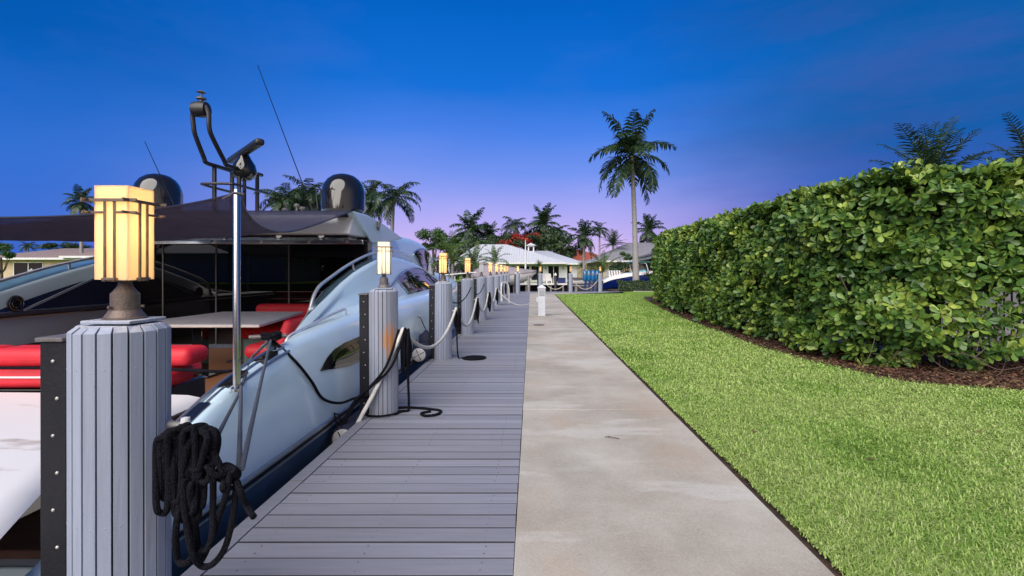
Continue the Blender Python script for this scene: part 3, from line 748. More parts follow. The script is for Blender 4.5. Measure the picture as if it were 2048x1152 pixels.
# hoses and ropes ---------------------------------------------------
hooks = [Vector((x + PR + .035, y + .02, z)) for (x, y), z in zip(post_xy, (.9, .83, .80, .80, .80, .80, .80, .8, .8, .8))]
mb = MB(); a = W(708, 868, 4.70); a.z = -.12; a.x = -1.70
pts = spline([Vector((-1.74, 4.5, -.6)), a, W(752, 778, 4.86), hooks[1] + Vector((-.01, -.06, -.06)), hooks[1] + Vector((.02, .0, .025)), hooks[1] + Vector((.05, .09, -.07))], 8)
for i in range(1, 5):
    p, q = hooks[i] + Vector((.05, .09, -.07)), hooks[i + 1] + Vector((.02, -.07, -.03))
    pts += cat(p, q, (.30, .36, .34, .3)[i - 1], 20) + [hooks[i + 1] + Vector((.03, .0, .03)), hooks[i + 1] + Vector((.05, .05, -.01))]
mb.tube(pts, .021, 10); tag(mb.build('power_hose', M['hose']), 'thick white hose swagged from post to post along the boardwalk edge', 'hose')
mb = MB(); h = hooks[6] + Vector((.03, 0, .12))
mb.tube(spline([h + Vector((.02, -.2, -.75)), h + Vector((.0, -.15, -.1)), h + Vector((.06, .1, .04)), h + Vector((.22, .25, .0)), h + Vector((.30, .3, -.3)), h + Vector((.30, .32, -.88))], 8), .032, 10)
tag(mb.build('hose_loop', M['hose']), 'white hose arched over a rope hank at the seventh post', 'hose')
mb = MB(); mb.tube(cat(hooks[5] + Vector((.04, .1, .02)), (.345 - .17, 15.94, .52), .36, 24) , .012, 8)
tag(mb.build('power_cable', M['hose']), 'thin white cable drooping across the boardwalk to the white bollard', 'cable')

def hook_thing(i, lab):
    t = thing('rope_hook', lab, 'hook', hooks[i] - Vector((.035, 0, 0)), 0, 'rope hooks on the posts')
    mb = MB(); mb.tube(spline([(-.03, 0, 0), (.03, 0, -.01), (.075, 0, 0), (.085, 0, .035)], 5), .009, 8); mb.build('arm', M['bolt'], t)
    return t
hook_lab = [None, 'steel rope hook on the post with the orange patch', 'steel rope hook on the third boardwalk post', 'steel rope hook on the fourth boardwalk post']
for i in (1, 2, 3): hook_thing(i, hook_lab[i])

def hank(i, lab, n, w, h, seed):
    """a coil of rope hung over the hook of post i"""
    R = random.Random(seed); mb = MB(); c = hooks[i] + Vector((.03, 0, 0))
    for k in range(n):
        hw = w * R.uniform(.4, 1); hh = h * R.uniform(.7, 1.05); th = R.uniform(-.9, .9); o = Vector((R.uniform(-.02, .05), R.uniform(-.05, .05), 0))
        d = Vector((math.sin(th) * .6, math.cos(th), 0))
        P = [c + o + Vector((0, 0, .015)), c + o + d * hw * .7 + Vector((0, 0, -hh * .22)), c + o + d * hw + Vector((0, 0, -hh * .6)), c + o + d * hw * .2 + Vector((0, 0, -hh)), c + o - d * hw * .8 + Vector((0, 0, -hh * .62)), c + o - d * hw * .5 + Vector((0, 0, -hh * .2))]
        mb.tube(spline(P, 6, True), .0125, 7, closed=True)
    return mb
hk = hank(1, '', 9, .085, .42, 3)
c = hooks[1]
hk.tube(spline([c + Vector((.05, 0, -.05)), c + Vector((.06, .02, -.5)), (c.x + .065, c.y + .02, .02), (c.x + .03, c.y - .0, .014), (c.x - .08, c.y - .02, .014), (c.x - .1, c.y + .10, .014), (c.x + .06, c.y + .12, .014), (c.x + .26, c.y + .07, .014), (c.x + .40, c.y + .0, .014), (c.x + .38, c.y - .13, .014), (c.x + .28, c.y - .17, .014), (c.x + .22, c.y - .09, .014), (c.x + .30, c.y - .02, .014)], 7), .013, 8)
tag(hk.build('mooring_rope', M['rope_black']), 'black rope hank on the orange marked post, its tail curled in an S on the boards', 'rope', 'black rope hanks along the boardwalk')
hk = hank(2, '', 6, .07, .38, 5); c = hooks[2]; S = [c + Vector((.04, 0, -.05)), c + Vector((.05, -.02, -.5)), Vector((c.x + .08, c.y - .05, .02))]
for k in range(70): a = k * .55; r = .03 + .17 * (1 - k / 70); S.append(Vector((c.x + .34 + r * math.cos(a + 3), c.y - .02 + r * math.sin(a + 3), .014)))
hk.tube(spline(S, 3), .0125, 7); tag(hk.build('mooring_rope', M['rope_black']), 'black rope hank on the third post with its tail wound into a flat disc', 'rope', 'black rope hanks along the boardwalk')
for i, lab in ((3, 'black rope hank hanging on the fourth boardwalk post'), (4, 'black rope hank hanging on the post with the unlit lantern'), (5, 'black rope hank on the post beyond the unlit lantern'), (6, 'tangled black rope hank under the white hose arch'), (7, 'black rope hank on the eighth boardwalk post'), (8, 'black rope hank on the next to last boardwalk post')):
    tag(hank(i, '', 7, .10, .55, i).build('mooring_rope', M['rope_black']), lab, 'rope', 'black rope hanks along the boardwalk')
for (i, j, lab) in ((2, 3, 'slack black line between the third and fourth boardwalk posts'), (3, 4, 'slack black line between the fourth post and the unlit lantern post')):
    mb = MB(); mb.tube(cat(hooks[i] + Vector((-.03, .1, .12)), hooks[j] + Vector((-.08, -.2, .28)), .12), .011, 7); tag(mb.build('slack_line', M['rope_black']), lab, 'rope', 'slack lines between the posts')
# two black lines down the face of the orange marked post
mb = MB()
for dx, dz in ((-.02, .0), (.045, .02)):
    mb.tube(spline([hooks[1] + Vector((dx, -.03, .02 + dz)), W(775, 735, 4.86) + Vector((dx, 0, dz)), W(735, 780, 4.86) + Vector((dx, -.02, dz * 3 - .02)), Vector((-1.72, 4.72, .12 + dz * 2)), Vector((-1.9, 4.6, -.3))], 6), .013, 8)
mb.tube(spline([(-1.66, 4.93, .02), (-1.60, 4.87, .018), (-1.48, 4.86, .018), (-1.37, 4.93, .018), (-1.33, 5.02, .018), (-1.27, 5.06, .016)], 6), .011, 8)
tag(mb.build('spring_line', M['rope_black']), 'pair of black lines running down the face of the orange marked post beside the white hose', 'rope')

# the big coil on the near post
ck = thing('rope_cleat', 'white capped cleat on the near end post holding the black rope coil', 'cleat', (-1.315, 1.80, .89))
mb = MB(); mb.tube([(-.02, 0, 0), (.055, -.012, .0)], .014, 10); mb.build('stem', M['bolt'], ck)
mb = MB(); mb.lathe([(.0, -.02), (.014, -.018), (.017, 0), (.014, .018), (0, .022)], 14, (.062, -.014, .01)); mb.build('knob', M['trim'], ck)
mb = MB(); R = random.Random(2)
def loop(ctrl, Y, r=.0106, dy=.035, closed=True):
    P = [W(px, py, Y + R.uniform(-dy, dy)) for px, py in ctrl]; mb.tube(spline(P, 8, closed), r, 9, closed=closed)
for k in range(9):                                            # tight bundle
    x = 322 + k * 9.0; top = 853 + abs(k - 5) * 4 + R.uniform(-3, 3); bot = 1010 + R.uniform(-22, 18) + k * 3
    loop([(x, top), (x + 13, top + 6), (x + 15, (top + bot) / 2), (x + 12, bot - 8), (x, bot), (x - 9, bot - 14), (x - 10, (top + bot) / 2), (x - 9, top + 12)], 1.66 + .012 * (k % 3), dy=.018)
for k in range(5):
    x = 388 + k * 6; top = 858 + R.uniform(-4, 6); bot = 935 + R.uniform(-20, 50)
    loop([(x - 8, top), (x + 16, top - 2), (x + 24, top + 18), (x + 18, (top + bot) / 2), (x, bot), (x - 24, bot - 20), (x - 28, (top + bot) / 2), (x - 20, top + 12)], 1.69, dy=.03)
loop([(395, 865), (372, 905), (364, 980), (352, 1060), (356, 1118), (372, 1126), (388, 1100), (386, 1030), (380, 975), (392, 960), (408, 905), (414, 872)], 1.67)
loop([(366, 960), (372, 1040), (384, 1105), (404, 1132), (428, 1126), (452, 1090), (468, 1020), (472, 955), (464, 940)], 1.67, closed=False)
loop([(460, 945), (452, 990), (436, 1040), (418, 1090), (404, 1120)], 1.69, closed=False)
loop([(392, 880), (376, 960), (386, 1010), (396, 1090), (412, 1100), (424, 1070), (426, 1000), (428, 955), (444, 946)], 1.70, closed=False)
loop([(418, 880), (430, 910), (446, 944)], 1.70, closed=False); loop([(412, 930), (430, 950), (448, 948)], 1.68, closed=False)
loop([(474, 962), (482, 985), (493, 1012), (508, 1034)], 1.70, closed=False)
for k in range(5):                                            # the knot
    a = k * 1.25; cx, cy = 455, 948
    loop([(cx + 22 * math.cos(a), cy + 13 * math.sin(a)), (cx + 10 * math.cos(a + 1.4), cy + 17 * math.sin(a + 1.4)), (cx - 20 * math.cos(a), cy - 12 * math.sin(a)), (cx - 10 * math.cos(a + 1.4), cy - 18 * math.sin(a + 1.4))], 1.70, dy=.02)
loop([(452, 955), (446, 972), (450, 982), (460, 976)], 1.69, closed=False)
tag(mb.build('rope_coil', M['rope_black']), 'big coil of braided black rope knotted and hanging on the near end post', 'rope')
# ================================================================== THE YACHT
XC, HB = -5.2, 3.32
ya = thing('motor_yacht', 'long silver blue motor yacht moored stern first beside the boardwalk, with dark glass cabin doors', 'yacht', (XC, 11, -1.15))
hb_t = [(1.9, 3.22), (2.6, 3.30), (4, HB), (12, HB), (14, 3.22), (16, 2.92), (18, 2.32), (20, 1.42), (21.5, .5), (22, .06)]
sheer_t = [(1.9, .08), (2.2, .22), (2.5, .38), (2.83, .54), (3.2, .68), (3.6, .78), (4.1, .85), (4.6, .89), (5.5, .93), (7, .98), (9.5, .98), (12, 1.02), (16, 1.18), (22, 1.55)]
hb = lambda y: smooth(y, hb_t)
sheer = lambda y: smooth(y, sheer_t)
def inset_tab(y):
    zs = sheer(y); h = max(.05, zs - .10); k = min(1, h / .7); g = max(0, min(1, (y - 4.0) / 2.5)); q = .62 + .5 * g
    return [(-1.35, .75), (-.9, .42), (-.5, .20), (-.15, .06), (0.0, .012), (.05, .0), (.10, .0), (.1 + .35 * h, .0), (.1 + .62 * h, .03 * k * q), (.1 + .82 * h, .08 * k * q), (.1 + .93 * h, .13 * k * q), (.1 + .985 * h, .19 * k * q), (.1 + h - .0, .27 * k * q), (.1 + h - .012, lerp(.19, .62, g))]
def hx(y, z):            # outer face of the starboard topside
    t = inset_tab(y)[:-1]; return XC + hb(y) - interp(z, t)
ys = [1.9, 2.05, 2.2, 2.4, 2.6, 2.83, 3.0, 3.2, 3.4, 3.6, 3.85, 4.1, 4.4, 4.8, 5.3, 6, 7, 8, 9, 10, 11, 12, 13, 14, 15, 16, 17, 18, 19, 20, 20.8, 21.5, 22]
def side_rings(lo, hi, sgn):
    out = []
    for y in ys:
        f = min(1, hb(y) / 2.2)
        out.append([(XC + sgn * max(.02, hb(y) - i * f), y, z) for z, i in inset_tab(y)[lo:hi]])
    return out
for sgn, nm in ((1, 'hull_side'), (-1, 'hull_side')):
    mb = MB(); mb.loft(side_rings(4, 14, sgn)); mb.build(nm, M['hull'], ya, world=True, auto=60)
    mb = MB(); mb.loft(side_rings(2, 5, sgn)); mb.loft(side_rings(0, 3, sgn), mi=1); mb.build('hull_bottom', [M['hull_low_shade'], M['boot']], ya, world=True, auto=60)
    mb = MB()
    for z, r in ((.062, .020), (.005, .013)): mb.tube([(XC + sgn * (hb(y) + .010), y, z) for y in ys[:-3]], r, 8)
    for y0, y1 in zip(ys[:-4], ys[1:-3]): mb.hexa([(XC + sgn * (hb(y0) - .002), y0, .018), (XC + sgn * (hb(y0) + .007), y0, .018), (XC + sgn * (hb(y1) + .007), y1, .018), (XC + sgn * (hb(y1) - .002), y1, .018), (XC + sgn * (hb(y0) - .002), y0, .045), (XC + sgn * (hb(y0) + .007), y0, .045), (XC + sgn * (hb(y1) + .007), y1, .045), (XC + sgn * (hb(y1) - .002), y1, .045)], 1)
    mb.build('rub_rail', [M['satin'], M['black']], ya, world=True)
# foredeck and side decks forward of the cockpit
mb = MB(); rings = []
for y in [9, 10, 11, 12, 13, 14, 15, 16, 17, 18, 19, 20, 20.8, 21.5]:
    w = max(.02, hb(y) - .62 * min(1, hb(y) / 2.2)); z = sheer(y) - .02
    rings.append([(XC + w, y, z), (XC + w * .6, y, z + .05), (XC, y, z + .08), (XC - w * .6, y, z + .05), (XC - w, y, z)])
mb.loft(rings); mb.build('foredeck', M['hull'], ya, world=True)
# cockpit well
mb = MB()
mb.box(-7.9, -2.12, 3.62, 9.02, -.02, .05); mb.build('cockpit_floor', M['teak'], ya, world=True)
for sgn in (1, -1):
    mb = MB(); rings = []
    for y in [y for y in ys if 3.3 <= y <= 9.2]:
        x = XC + sgn * (hb(y) - inset_tab(y)[-1][1] + .002); rings.append([(x, y, sheer(y) - .013), (x - sgn * .02, y, .06)])
    mb.loft(rings); mb.build('cockpit_lining', M['cabinet'], ya, world=True)
# starboard / port wings that sweep up into the lower cabin
zt_t = [(5.2, .60), (5.8, .77), (6.44, .98), (7.11, 1.225), (7.95, 1.465), (8.5, 1.60), (9.2, 1.71), (10, 1.72), (10.9, 1.66), (11.8, 1.59), (12.7, 1.46), (13.5, 1.33), (14.2, 1.18), (15.2, 1.05), (15.8, .95)]
zt = lambda y: smooth(y, zt_t)
cd = lambda y: .09 * max(0, min(1, (9.0 - y) / 1.6)) * max(0, min(1, (y - 5.5) / .5))
def wx(y, z):
    zd = min(sheer(y), zt(y) - .05) - .1; t = max(0, min(1, (z - zd) / (zt(y) - .05 - zd + 1e-6)))
    return -2.46 - .15 * t - .05 * t * t
wy = [5.72, 5.8, 5.95, 6.2, 6.6, 7, 7.5, 8, 8.5, 9, 9.5, 10, 10.5, 11, 11.5, 12, 12.5, 13, 13.5, 14, 14.5, 15, 15.8]
def mx(x, s): return x if s > 0 else 2 * XC - x
for s in (1, -1):
    mb = MB(); rings = []
    for y in wy:
        zd = min(sheer(y), zt(y) - .05) - .1; t = zt(y); w = .22 * max(0, min(1, (y - 5.6) / 1.3)) + .02
        r = [(wx(y, zd), zd), (wx(y, lerp(zd, t, .4)), lerp(zd, t, .4)), (wx(y, lerp(zd, t, .75)), lerp(zd, t, .75)), (wx(y, t - .06), t - .06 + cd(y)), (wx(y, t) - .02, t - .012 + cd(y)), (wx(y, t) - .05, t + cd(y)), (-2.70 - w, t - .005), (-2.74 - w, t - .04), (-2.76 - w, zd - .5)]
        rings.append([(mx(x, s), y, z) for x, z in r])
    mb.loft(rings, caps=True, closed=False)
    mb.build('side_wing', M['hull'], ya, world=True, auto=50)
    mb = MB(); mb.loft([[(mx(wx(y, zt(y)) - .06, s), y, zt(y) + cd(y) * .97 + .004), (mx(-2.70 - (.22 * max(0, min(1, (y - 5.6) / 1.3)) + .02) + .005, s), y, zt(y) + .002)] for y in wy if 5.9 < y < 9.1]); mb.build('wing_cap', M['cap_glass'], ya, world=True)
    # navy lining on the cockpit face of the wing, with a pale pin line
    mb = MB(); rings = []
    for y in [5.9, 6.2, 6.6, 7, 7.5, 8, 8.5, 8.98]:
        w = .22 * max(0, min(1, (y - 5.6) / 1.3)) + .026; rings.append([(mx(-2.765 - w, s), y, min(.88, zt(y) - .2)), (mx(-2.75 - w, s), y, zt(y) - .23)])
    mb.loft(rings); wl = mb.build('wing_lining', M['navy'], ya, world=True)
    mb = MB(); mb.bar((mx(-3.035, s), 7.15, .88), (mx(-3.03, s), 8.75, 1.50), .012, .035); mb.build('pin_line', M['hull'], wl)
    # handrail on the wing
    mb = MB(); P = [(-2.90, 6.38, .80), (-2.90, 6.46, .95), (-2.90, 6.58, 1.12), (-2.90, 6.74, 1.235), (-2.90, 7.05, 1.335), (-2.90, 7.9, 1.565), (-2.90, 9.1, 1.79), (-2.90, 10.4, 1.88), (-2.90, 11.3, 1.83), (-2.89, 11.9, 1.74), (-2.88, 12.1, 1.60)]
    mb.tube([(mx(p.x, s), p.y, p.z) for p in spline(P, 6)], .024, 10)
    for y, z in ((8.0, 1.585), (10.2, 1.87)): mb.tube([(mx(-2.90, s), y, z), (mx(-2.86, s), y + .05, zt(y) - .25)], .018, 8)
    mb.build('handrail', M['rail'], ya, world=True)
    mb = MB(); P = [(-2.20, 4.40, .78), (-2.19, 4.47, .86), (-2.18, 4.75, .90), (-2.17, 5.3, .97), (-2.17, 5.66, 1.0), (-2.18, 5.78, .99), (-2.20, 5.84, .90)]
    mb.tube([(mx(p.x, s), p.y, p.z) for p in spline(P, 6)], .015, 9)
    mb.build('grab_rail', M['rail'], ya, world=True)
    # eye shaped hull window with dark rim
    top = [(4.42, .555), (4.6, .635), (4.8, .685), (5.1, .71), (5.5, .715), (5.9, .69), (6.4, .60)]; bot = [(4.42, .55), (4.6, .53), (4.8, .50), (5.1, .465), (5.5, .45), (5.9, .46), (6.4, .59)]
    for nm, k, off, m in (('hull_window', 1.0, .006, M['black_gloss']), ('window_glass', .72, .012, M['glass'])):
        mb = MB(); rings = []
        for (y, a), (_, b) in zip(top, bot):
            yy = 5.35 + (y - 5.35) * (k * .98 + .02); c = (a + b) / 2 - (.012 if k < 1 else 0)
            zz = [c + (a - b) / 2 * k * q for q in (1, .5, 0, -.5, -1)]
            rings.append([(mx(hx(yy, z) + off, s), yy, z) for z in zz])
        mb.loft(rings)
        w_ = mb.build(nm, m, ya if k == 1 else w_, world=(k == 1))
    # lower cabin window and its arched trim
    top = [(9.34, 1.29), (9.62, 1.355), (10.0, 1.42), (10.5, 1.478), (11.2, 1.53 - .02), (11.9, 1.475), (12.55, 1.38), (13.4, 1.24), (14.1, 1.12)]
    bot = [(9.34, 1.28), (9.62, 1.15), (10.0, .98), (10.5, .76), (11.2, .85), (11.9, .95), (12.55, 1.02), (13.4, 1.07), (14.1, 1.10)]
    mb = MB(); mb.loft([[(mx(wx(y, lerp(b, a, q)) + .010, s), y, lerp(b, a, q)) for q in (0, .25, .5, .75, 1)] for (y, a), (_, b) in zip(top, bot)])
    cw = mb.build('cabin_window', M['glass'], ya, world=True)
    mb = MB(); tr = [(8.6, 1.10), (9.0, 1.21)] + [(y, a + .02) for y, a in top[1:]]
    mb.tube([(mx(wx(p.x, p.y) + .014, s), p.x, p.y) for p in spline([(a, b, 0) for a, b in tr], 4)], .016, 8)
    mb.tube([(mx(wx(p.x, p.y) + .014, s), p.x, p.y) for p in spline([(a, b, 0) for a, b in bot[3:]], 4)], .012, 8)
    mb.tube([(mx(wx(p.x, p.y) + .014, s), p.x, p.y) for p in spline([(a, b, 0) for a, b in bot[:4]], 4)], .010, 8)
    mb.build('window_trim', M['clear_trim'], cw)
# upper cabin
zu_t = [(8.9, 2.34), (10, 2.36), (11.65, 2.30), (13.2, 2.33), (14.2, 2.29), (15.1, 2.19), (16.2, 2.04), (17.2, 1.86), (18.2, 1.6), (19.2, 1.35), (20, 1.25)]
zu = lambda y: smooth(y, zu_t)
nw = lambda y: interp(y, [(9, 0), (15, .0), (17, .25), (19, .9), (20, 1.5)])
def ux(y, z): t = max(0, min(1, (z - 1.0) / (zu(y) - .16 - 1.0))); return -3.0 - .14 * t - nw(y)
mb = MB(); rings = []
for y in [9.06, 9.6, 10.2, 11, 11.65, 12.4, 13.2, 14, 14.6, 15.1, 15.7, 16.2, 16.7, 17.2, 17.7, 18.2, 18.7, 19.2, 20]:
    n_ = nw(y); h = [(-3.0 - n_, .95), (ux(y, 1.6), min(1.6, zu(y) - .2)), (ux(y, zu(y) - .16), zu(y) - .16), (-3.2 - n_, zu(y) - .04), (-3.42 - n_, zu(y) + .03), (-4.2 - n_ * .6, zu(y) + .09)]
    rings.append([(x, y, z) for x, z in h] + [(XC, y, zu(y) + .11)] + [(2 * XC - x, y, z) for x, z in reversed(h)])
mb.loft(rings); mb.build('cabin', M['hull'], ya, world=True, auto=60)
for s in (1, -1):
    top = [(13.0, 1.90), (13.35, 1.99), (13.8, 2.05), (14.4, 2.085), (15.2, 2.0), (16, 1.88), (16.6, 1.74)]; bot = [(13.0, 1.89), (13.35, 1.74), (13.8, 1.45), (14.4, 1.4), (15.2, 1.35), (16, 1.3), (16.6, 1.3)]
    mb = MB(); mb.loft([[(mx(ux(y, lerp(b, a, q)) + .012, s), y, lerp(b, a, q)) for q in (0, .33, .66, 1)] for (y, a), (_, b) in zip(top, bot)])
    uw = mb.build('saloon_window', M['glass'], ya, world=True)
    mb = MB(); mb.tube([(mx(ux(p.x, p.y) + .016, s), p.x, p.y) for p in spline([(a, b + .015, 0) for a, b in top], 5)], .016, 8); mb.tube([(mx(ux(p.x, p.y) + .016, s), p.x, p.y) for p in spline([(a, b, 0) for a, b in bot[:4]], 5)], .012, 8)
    mb.build('window_trim', M['clear_trim'], uw)
# hardtop over the cockpit, with raked side fins
mb = MB()
mb.prism([(8.26, 2.085), (8.3, 2.06), (9.15, 2.06), (9.15, 2.40), (8.9, 2.43), (8.5, 2.42), (8.44, 2.36)], 0, -7.35, -3.05)
ht = mb.build('hardtop', M['white'], ya, world=True, bevel=.02)
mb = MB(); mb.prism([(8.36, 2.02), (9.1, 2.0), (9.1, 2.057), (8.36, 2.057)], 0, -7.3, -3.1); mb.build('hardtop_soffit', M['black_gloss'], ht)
q = None
for x in (-4.28, -3.56, -5.2, -6.1):
    mb = MB(); mb.lathe([(.0, -.03), (.045, -.03), (.052, .0), (.052, .012), (.036, .016), (0, .012)], 16, (x, 8.36, 2.035), 0, Matrix.Rotation(math.radians(85), 3, 'X')); mb.build('spotlight', M['chrome'], ht)
mb = MB()
for s in (1, -1):
    mb = MB(); P = [(8.28, 2.46), (8.62, 2.28), (9.25, 1.98), (10.3, 2.06), (11.5, 2.20), (10.7, 2.31), (9.9, 2.41), (9.0, 2.475)]
    x0, x1 = -2.98, -3.13
    mb.prism([(y, z) for y, z in P], 0, min(mx(x0, s), mx(x1, s)), max(mx(x0, s), mx(x1, s)))
    fn = mb.build('hardtop_fin', M['hull'], ya, world=True, bevel=.02)
    mb = MB(); x0, x1 = -3.135, -3.34; mb.prism([(8.31, 2.44), (8.66, 2.27), (9.2, 2.0), (9.2, 2.4)], 0, min(mx(x0, s), mx(x1, s)), max(mx(x0, s), mx(x1, s))); mb.build('fin_lining', M['black'], fn)
    mb = MB(); mb.lathe([(.03, 0), (.03, .07), (.036, .075), (.036, .10), (0, .1)], 14, (mx(-2.95, s), 9.55, 2.31)); mb.bar((mx(-2.97, s), 9.55, 2.25), (mx(-2.94, s), 9.5, 2.32), .05, .05); mb.build('flood_lamp', M['bronze_grey'], fn)
    mb = MB(); mb.box(min(mx(-3.0, s), mx(-3.12, s)), max(mx(-3.0, s), mx(-3.12, s)), 9.05, 9.3, 1.0, 2.06); mb.build('pillar', M['black_gloss'], ya, world=True)
# cabin doors: black glass in thin frames
x_ = [-7.38, -6.72, -5.75, -4.42, -3.06]
for a, b in zip(x_, x_[1:]):
    mb = MB(); mb.box(a + .012, b - .012, 9.0, 9.012, .12, 1.93); d = mb.build('glass_door', M['glass'], ya, world=True)
    mb = MB(); mb.box(a - .011, a + .011, 8.985, 9.03, .1, 1.94); mb.build('door_frame', M['bronze_grey'], d)
mb = MB(); mb.box(-7.4, -3.04, 8.93, 9.04, .05, .115); mb.build('door_sill', M['cabinet'], ya, world=True, bevel=.006)
mb = MB(); mb.box(-7.4, -3.04, 8.90, 9.05, 1.935, 2.015); mb.build('door_head', M['chrome'], ya, world=True, bevel=.008)
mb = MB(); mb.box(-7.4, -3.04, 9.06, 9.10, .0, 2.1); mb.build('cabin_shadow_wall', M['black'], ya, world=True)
# port locker, ledge and speaker
mb = MB(); mb.box(-8.0, -7.47, 3.9, 8.95, .06, .80); lk = mb.build('locker', M['cabinet'], ya, world=True)
mb = MB(); mb.box(-7.468, -7.455, 7.05, 7.80, .14, .70); ld = mb.build('locker_door', M['cabinet'], lk, bevel=.006)
mb = MB(); mb.box(-7.455, -7.44, 7.10, 7.16, .46, .54); mb.build('latch', M['brass'], ld)
mb = MB(); mb.box(-8.0, -7.36, 3.9, 8.95, .802, .87); mb.build('ledge', M['cabinet'], ya, world=True, bevel=.02, seg=3)
mb = MB(); mb.tube([(-7.37, 3.9, .79), (-7.37, 8.9, .79)], .012, 8); mb.build('ledge_trim', M['chrome'], ya, world=True)
q = Matrix.Rotation(PI / 2, 3, 'Y'); mb = MB(); c = (-7.385, 7.05, .985)
mb.lathe([(.0, .0), (.115, 0), (.115, .02), (.098, .026), (.094, .012), (0, .008)], 28, c, 0, q); sp = mb.build('speaker', M['black'], ya, world=True)
mb = MB()
for k in range(6):
    a = k * PI / 3 + .2; mb.bar(Vector(c) + Vector((.024, .025 * math.cos(a), .025 * math.sin(a))), Vector(c) + Vector((.024, .095 * math.cos(a + .25), .095 * math.sin(a + .25))), .006, .008)
mb.tube([Vector(c) + Vector((.024, .062 * math.cos(a * .3), .062 * math.sin(a * .3))) for a in range(21)], .004, 6, closed=True)
mb.tube([Vector(c) + Vector((.024, .098 * math.cos(a * .3), .098 * math.sin(a * .3))) for a in range(21)], .005, 6, closed=True)
mb.build('speaker_grille', M['clear_trim'], sp)
# stern: sun deck lid, garage recess, step
mb = MB(); rings = []
for y, xr, z in ((1.2, -1.92, .38), (1.5, -1.95, .44), (1.84, -1.99, .50), (2.1, -2.12, .525), (2.4, -2.28, .54), (2.8, -2.36, .545), (3.62, -2.40, .55)):
    rings.append([(-8.4, y, z - .03), (-5.2, y, z + .02), (-2.9, y, z), (xr - .12, y, z - .012), (xr - .03, y, z - .03), (xr, y, z - .06), (xr - .03, y, z - .09), (xr - .5, y, z - .10), (-8.4, y, z - .12)])
mb.loft(rings, closed=True, caps=True); mb.build('sun_deck', M['scuffed'], ya, world=True, auto=50)
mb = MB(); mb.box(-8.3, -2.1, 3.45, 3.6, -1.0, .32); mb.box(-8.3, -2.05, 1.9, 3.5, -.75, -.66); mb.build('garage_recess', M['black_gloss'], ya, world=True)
mb = MB(); mb.box(-2.98, -2.2, 2.62, 3.3, -.66, -.05); st = mb.build('boarding_step', M['cabinet'], ya, world=True, bevel=.015)
mb = MB(); mb.box(-3.0, -2.2, 2.56, 3.32, -.05, .0); mb.build('teak_tread', M['teak_plain'], st, bevel=.006)
mb = MB(); mb.box(-2.87, -2.3, 2.606, 2.622, -.56, -.12); mb.build('step_panel', M['hull'], st, bevel=.008)
# quarter cleats: bright bars and black pads along the gunwale
mb = MB()
for off, dz in ((.085, -.035), (.13, -.004), (.175, .010)):
    mb.tube([(XC + hb(y) - off, y, sheer(y) + dz) for y in (2.75, 2.9, 3.1, 3.3, 3.55, 3.8, 4.0)], .011, 8)
mb.tube(spline([(-2.22, 2.42, .36), (-2.15, 2.52, .44), (-2.1, 2.68, .52), (-2.08, 2.85, .575)], 5), .022, 9)
mb.build('stern_cleat_bars', M['satin'], ya, world=True)
mb = MB()
for y in (2.95, 3.35, 3.75):
    mb = MB(); mb.hexa([(XC + hb(y + a) - o, y + a, sheer(y + a) + d ) for d in (-.02, .008) for o, a in ((.185, -.11), (.10, -.11), (.10, .11), (.185, .11))]); mb.build('cleat_pad', M['black_gloss'], ya, world=True)
mb = MB()
mb = MB(); mb.lathe([(.05, 0), (.05, .02), (.02, .04), (.02, .07), (.05, .085), (.05, .1), (0, .105)], 14, (-2.13, 3.98, .83)); mb.tube([(-2.25, 3.93, .92), (-2.0, 4.03, .92)], .018, 8); mb.build('bollard_cleat', M['bronze_grey'], ya, world=True)
# bow rail
mb = MB(); top = [(XC + s * (hb(y) - .35 * min(1, hb(y) / 1.5)), y, sheer(y) + .55) for s in (1,) for y in (12, 13, 14, 15, 16, 17, 18, 19, 20, 21, 21.8)] + [(XC - (hb(y) - .35 * min(1, hb(y) / 1.5)), y, sheer(y) + .55) for y in (21.8, 21, 20, 19, 18, 17, 16, 15, 14, 13, 12)]
mb.tube(spline(top, 3), .016, 7)
for p in top[::2]: mb.tube([p, (p[0], p[1], p[2] - .58)], .012, 6)
mb.build('bow_rail', M['chrome'], ya, world=True)
# satellite domes
for x in (-3.58, -7.12):
    mb = MB(); mb.lathe([(.34, 2.40), (.36, 2.42), (.36, 2.56), (.395, 2.60), (.395, 2.92), (.385, 3.0), (.35, 3.1), (.29, 3.19), (.2, 3.26), (.1, 3.293), (0, 3.30)], 36, (x, 9.4, 0))
    dm = mb.build('satellite_dome', M['black_gloss'], ya, world=True)
    mb = MB(); mb.lathe([(.36, 2.30), (.36, 2.42)], 20, (x, 9.4, 0)); mb.tube(spline([(x - .40, 9.2, 2.62), (x - .43, 9.2, 2.9), (x - .36, 9.2, 2.98), (x - .33, 9.2, 2.8)], 5), .014, 7); mb.build('dome_mount', M['black'], dm)
# whips, horn, small domes
for b, t in (((-3.93, 9.0, 2.40), (-3.93, 7.08, 4.41)), ((-6.41, 9.0, 2.40), (-6.41, 8.17, 3.6))):
    b, t = Vector(b), Vector(t); mb = MB(); mb.tube([b, b.lerp(t, .12), b.lerp(t, .13), t], [.020, .018, .009, .005], 7); mb.build('whip_antenna', M['black'], ya, world=True)
for x, hgt in ((-4.5, .22), (-4.28, .3), (-4.18, .24)):
    mb = MB(); mb.lathe([(.022, 2.38), (.022, 2.38 + hgt * .8), (.05, 2.38 + hgt * .82), (.055, 2.38 + hgt * .9), (.03, 2.38 + hgt), (0, 2.39 + hgt)], 14, (x, 9.0, 0)); mb.build('gps_antenna', M['bronze_grey'], ya, world=True)
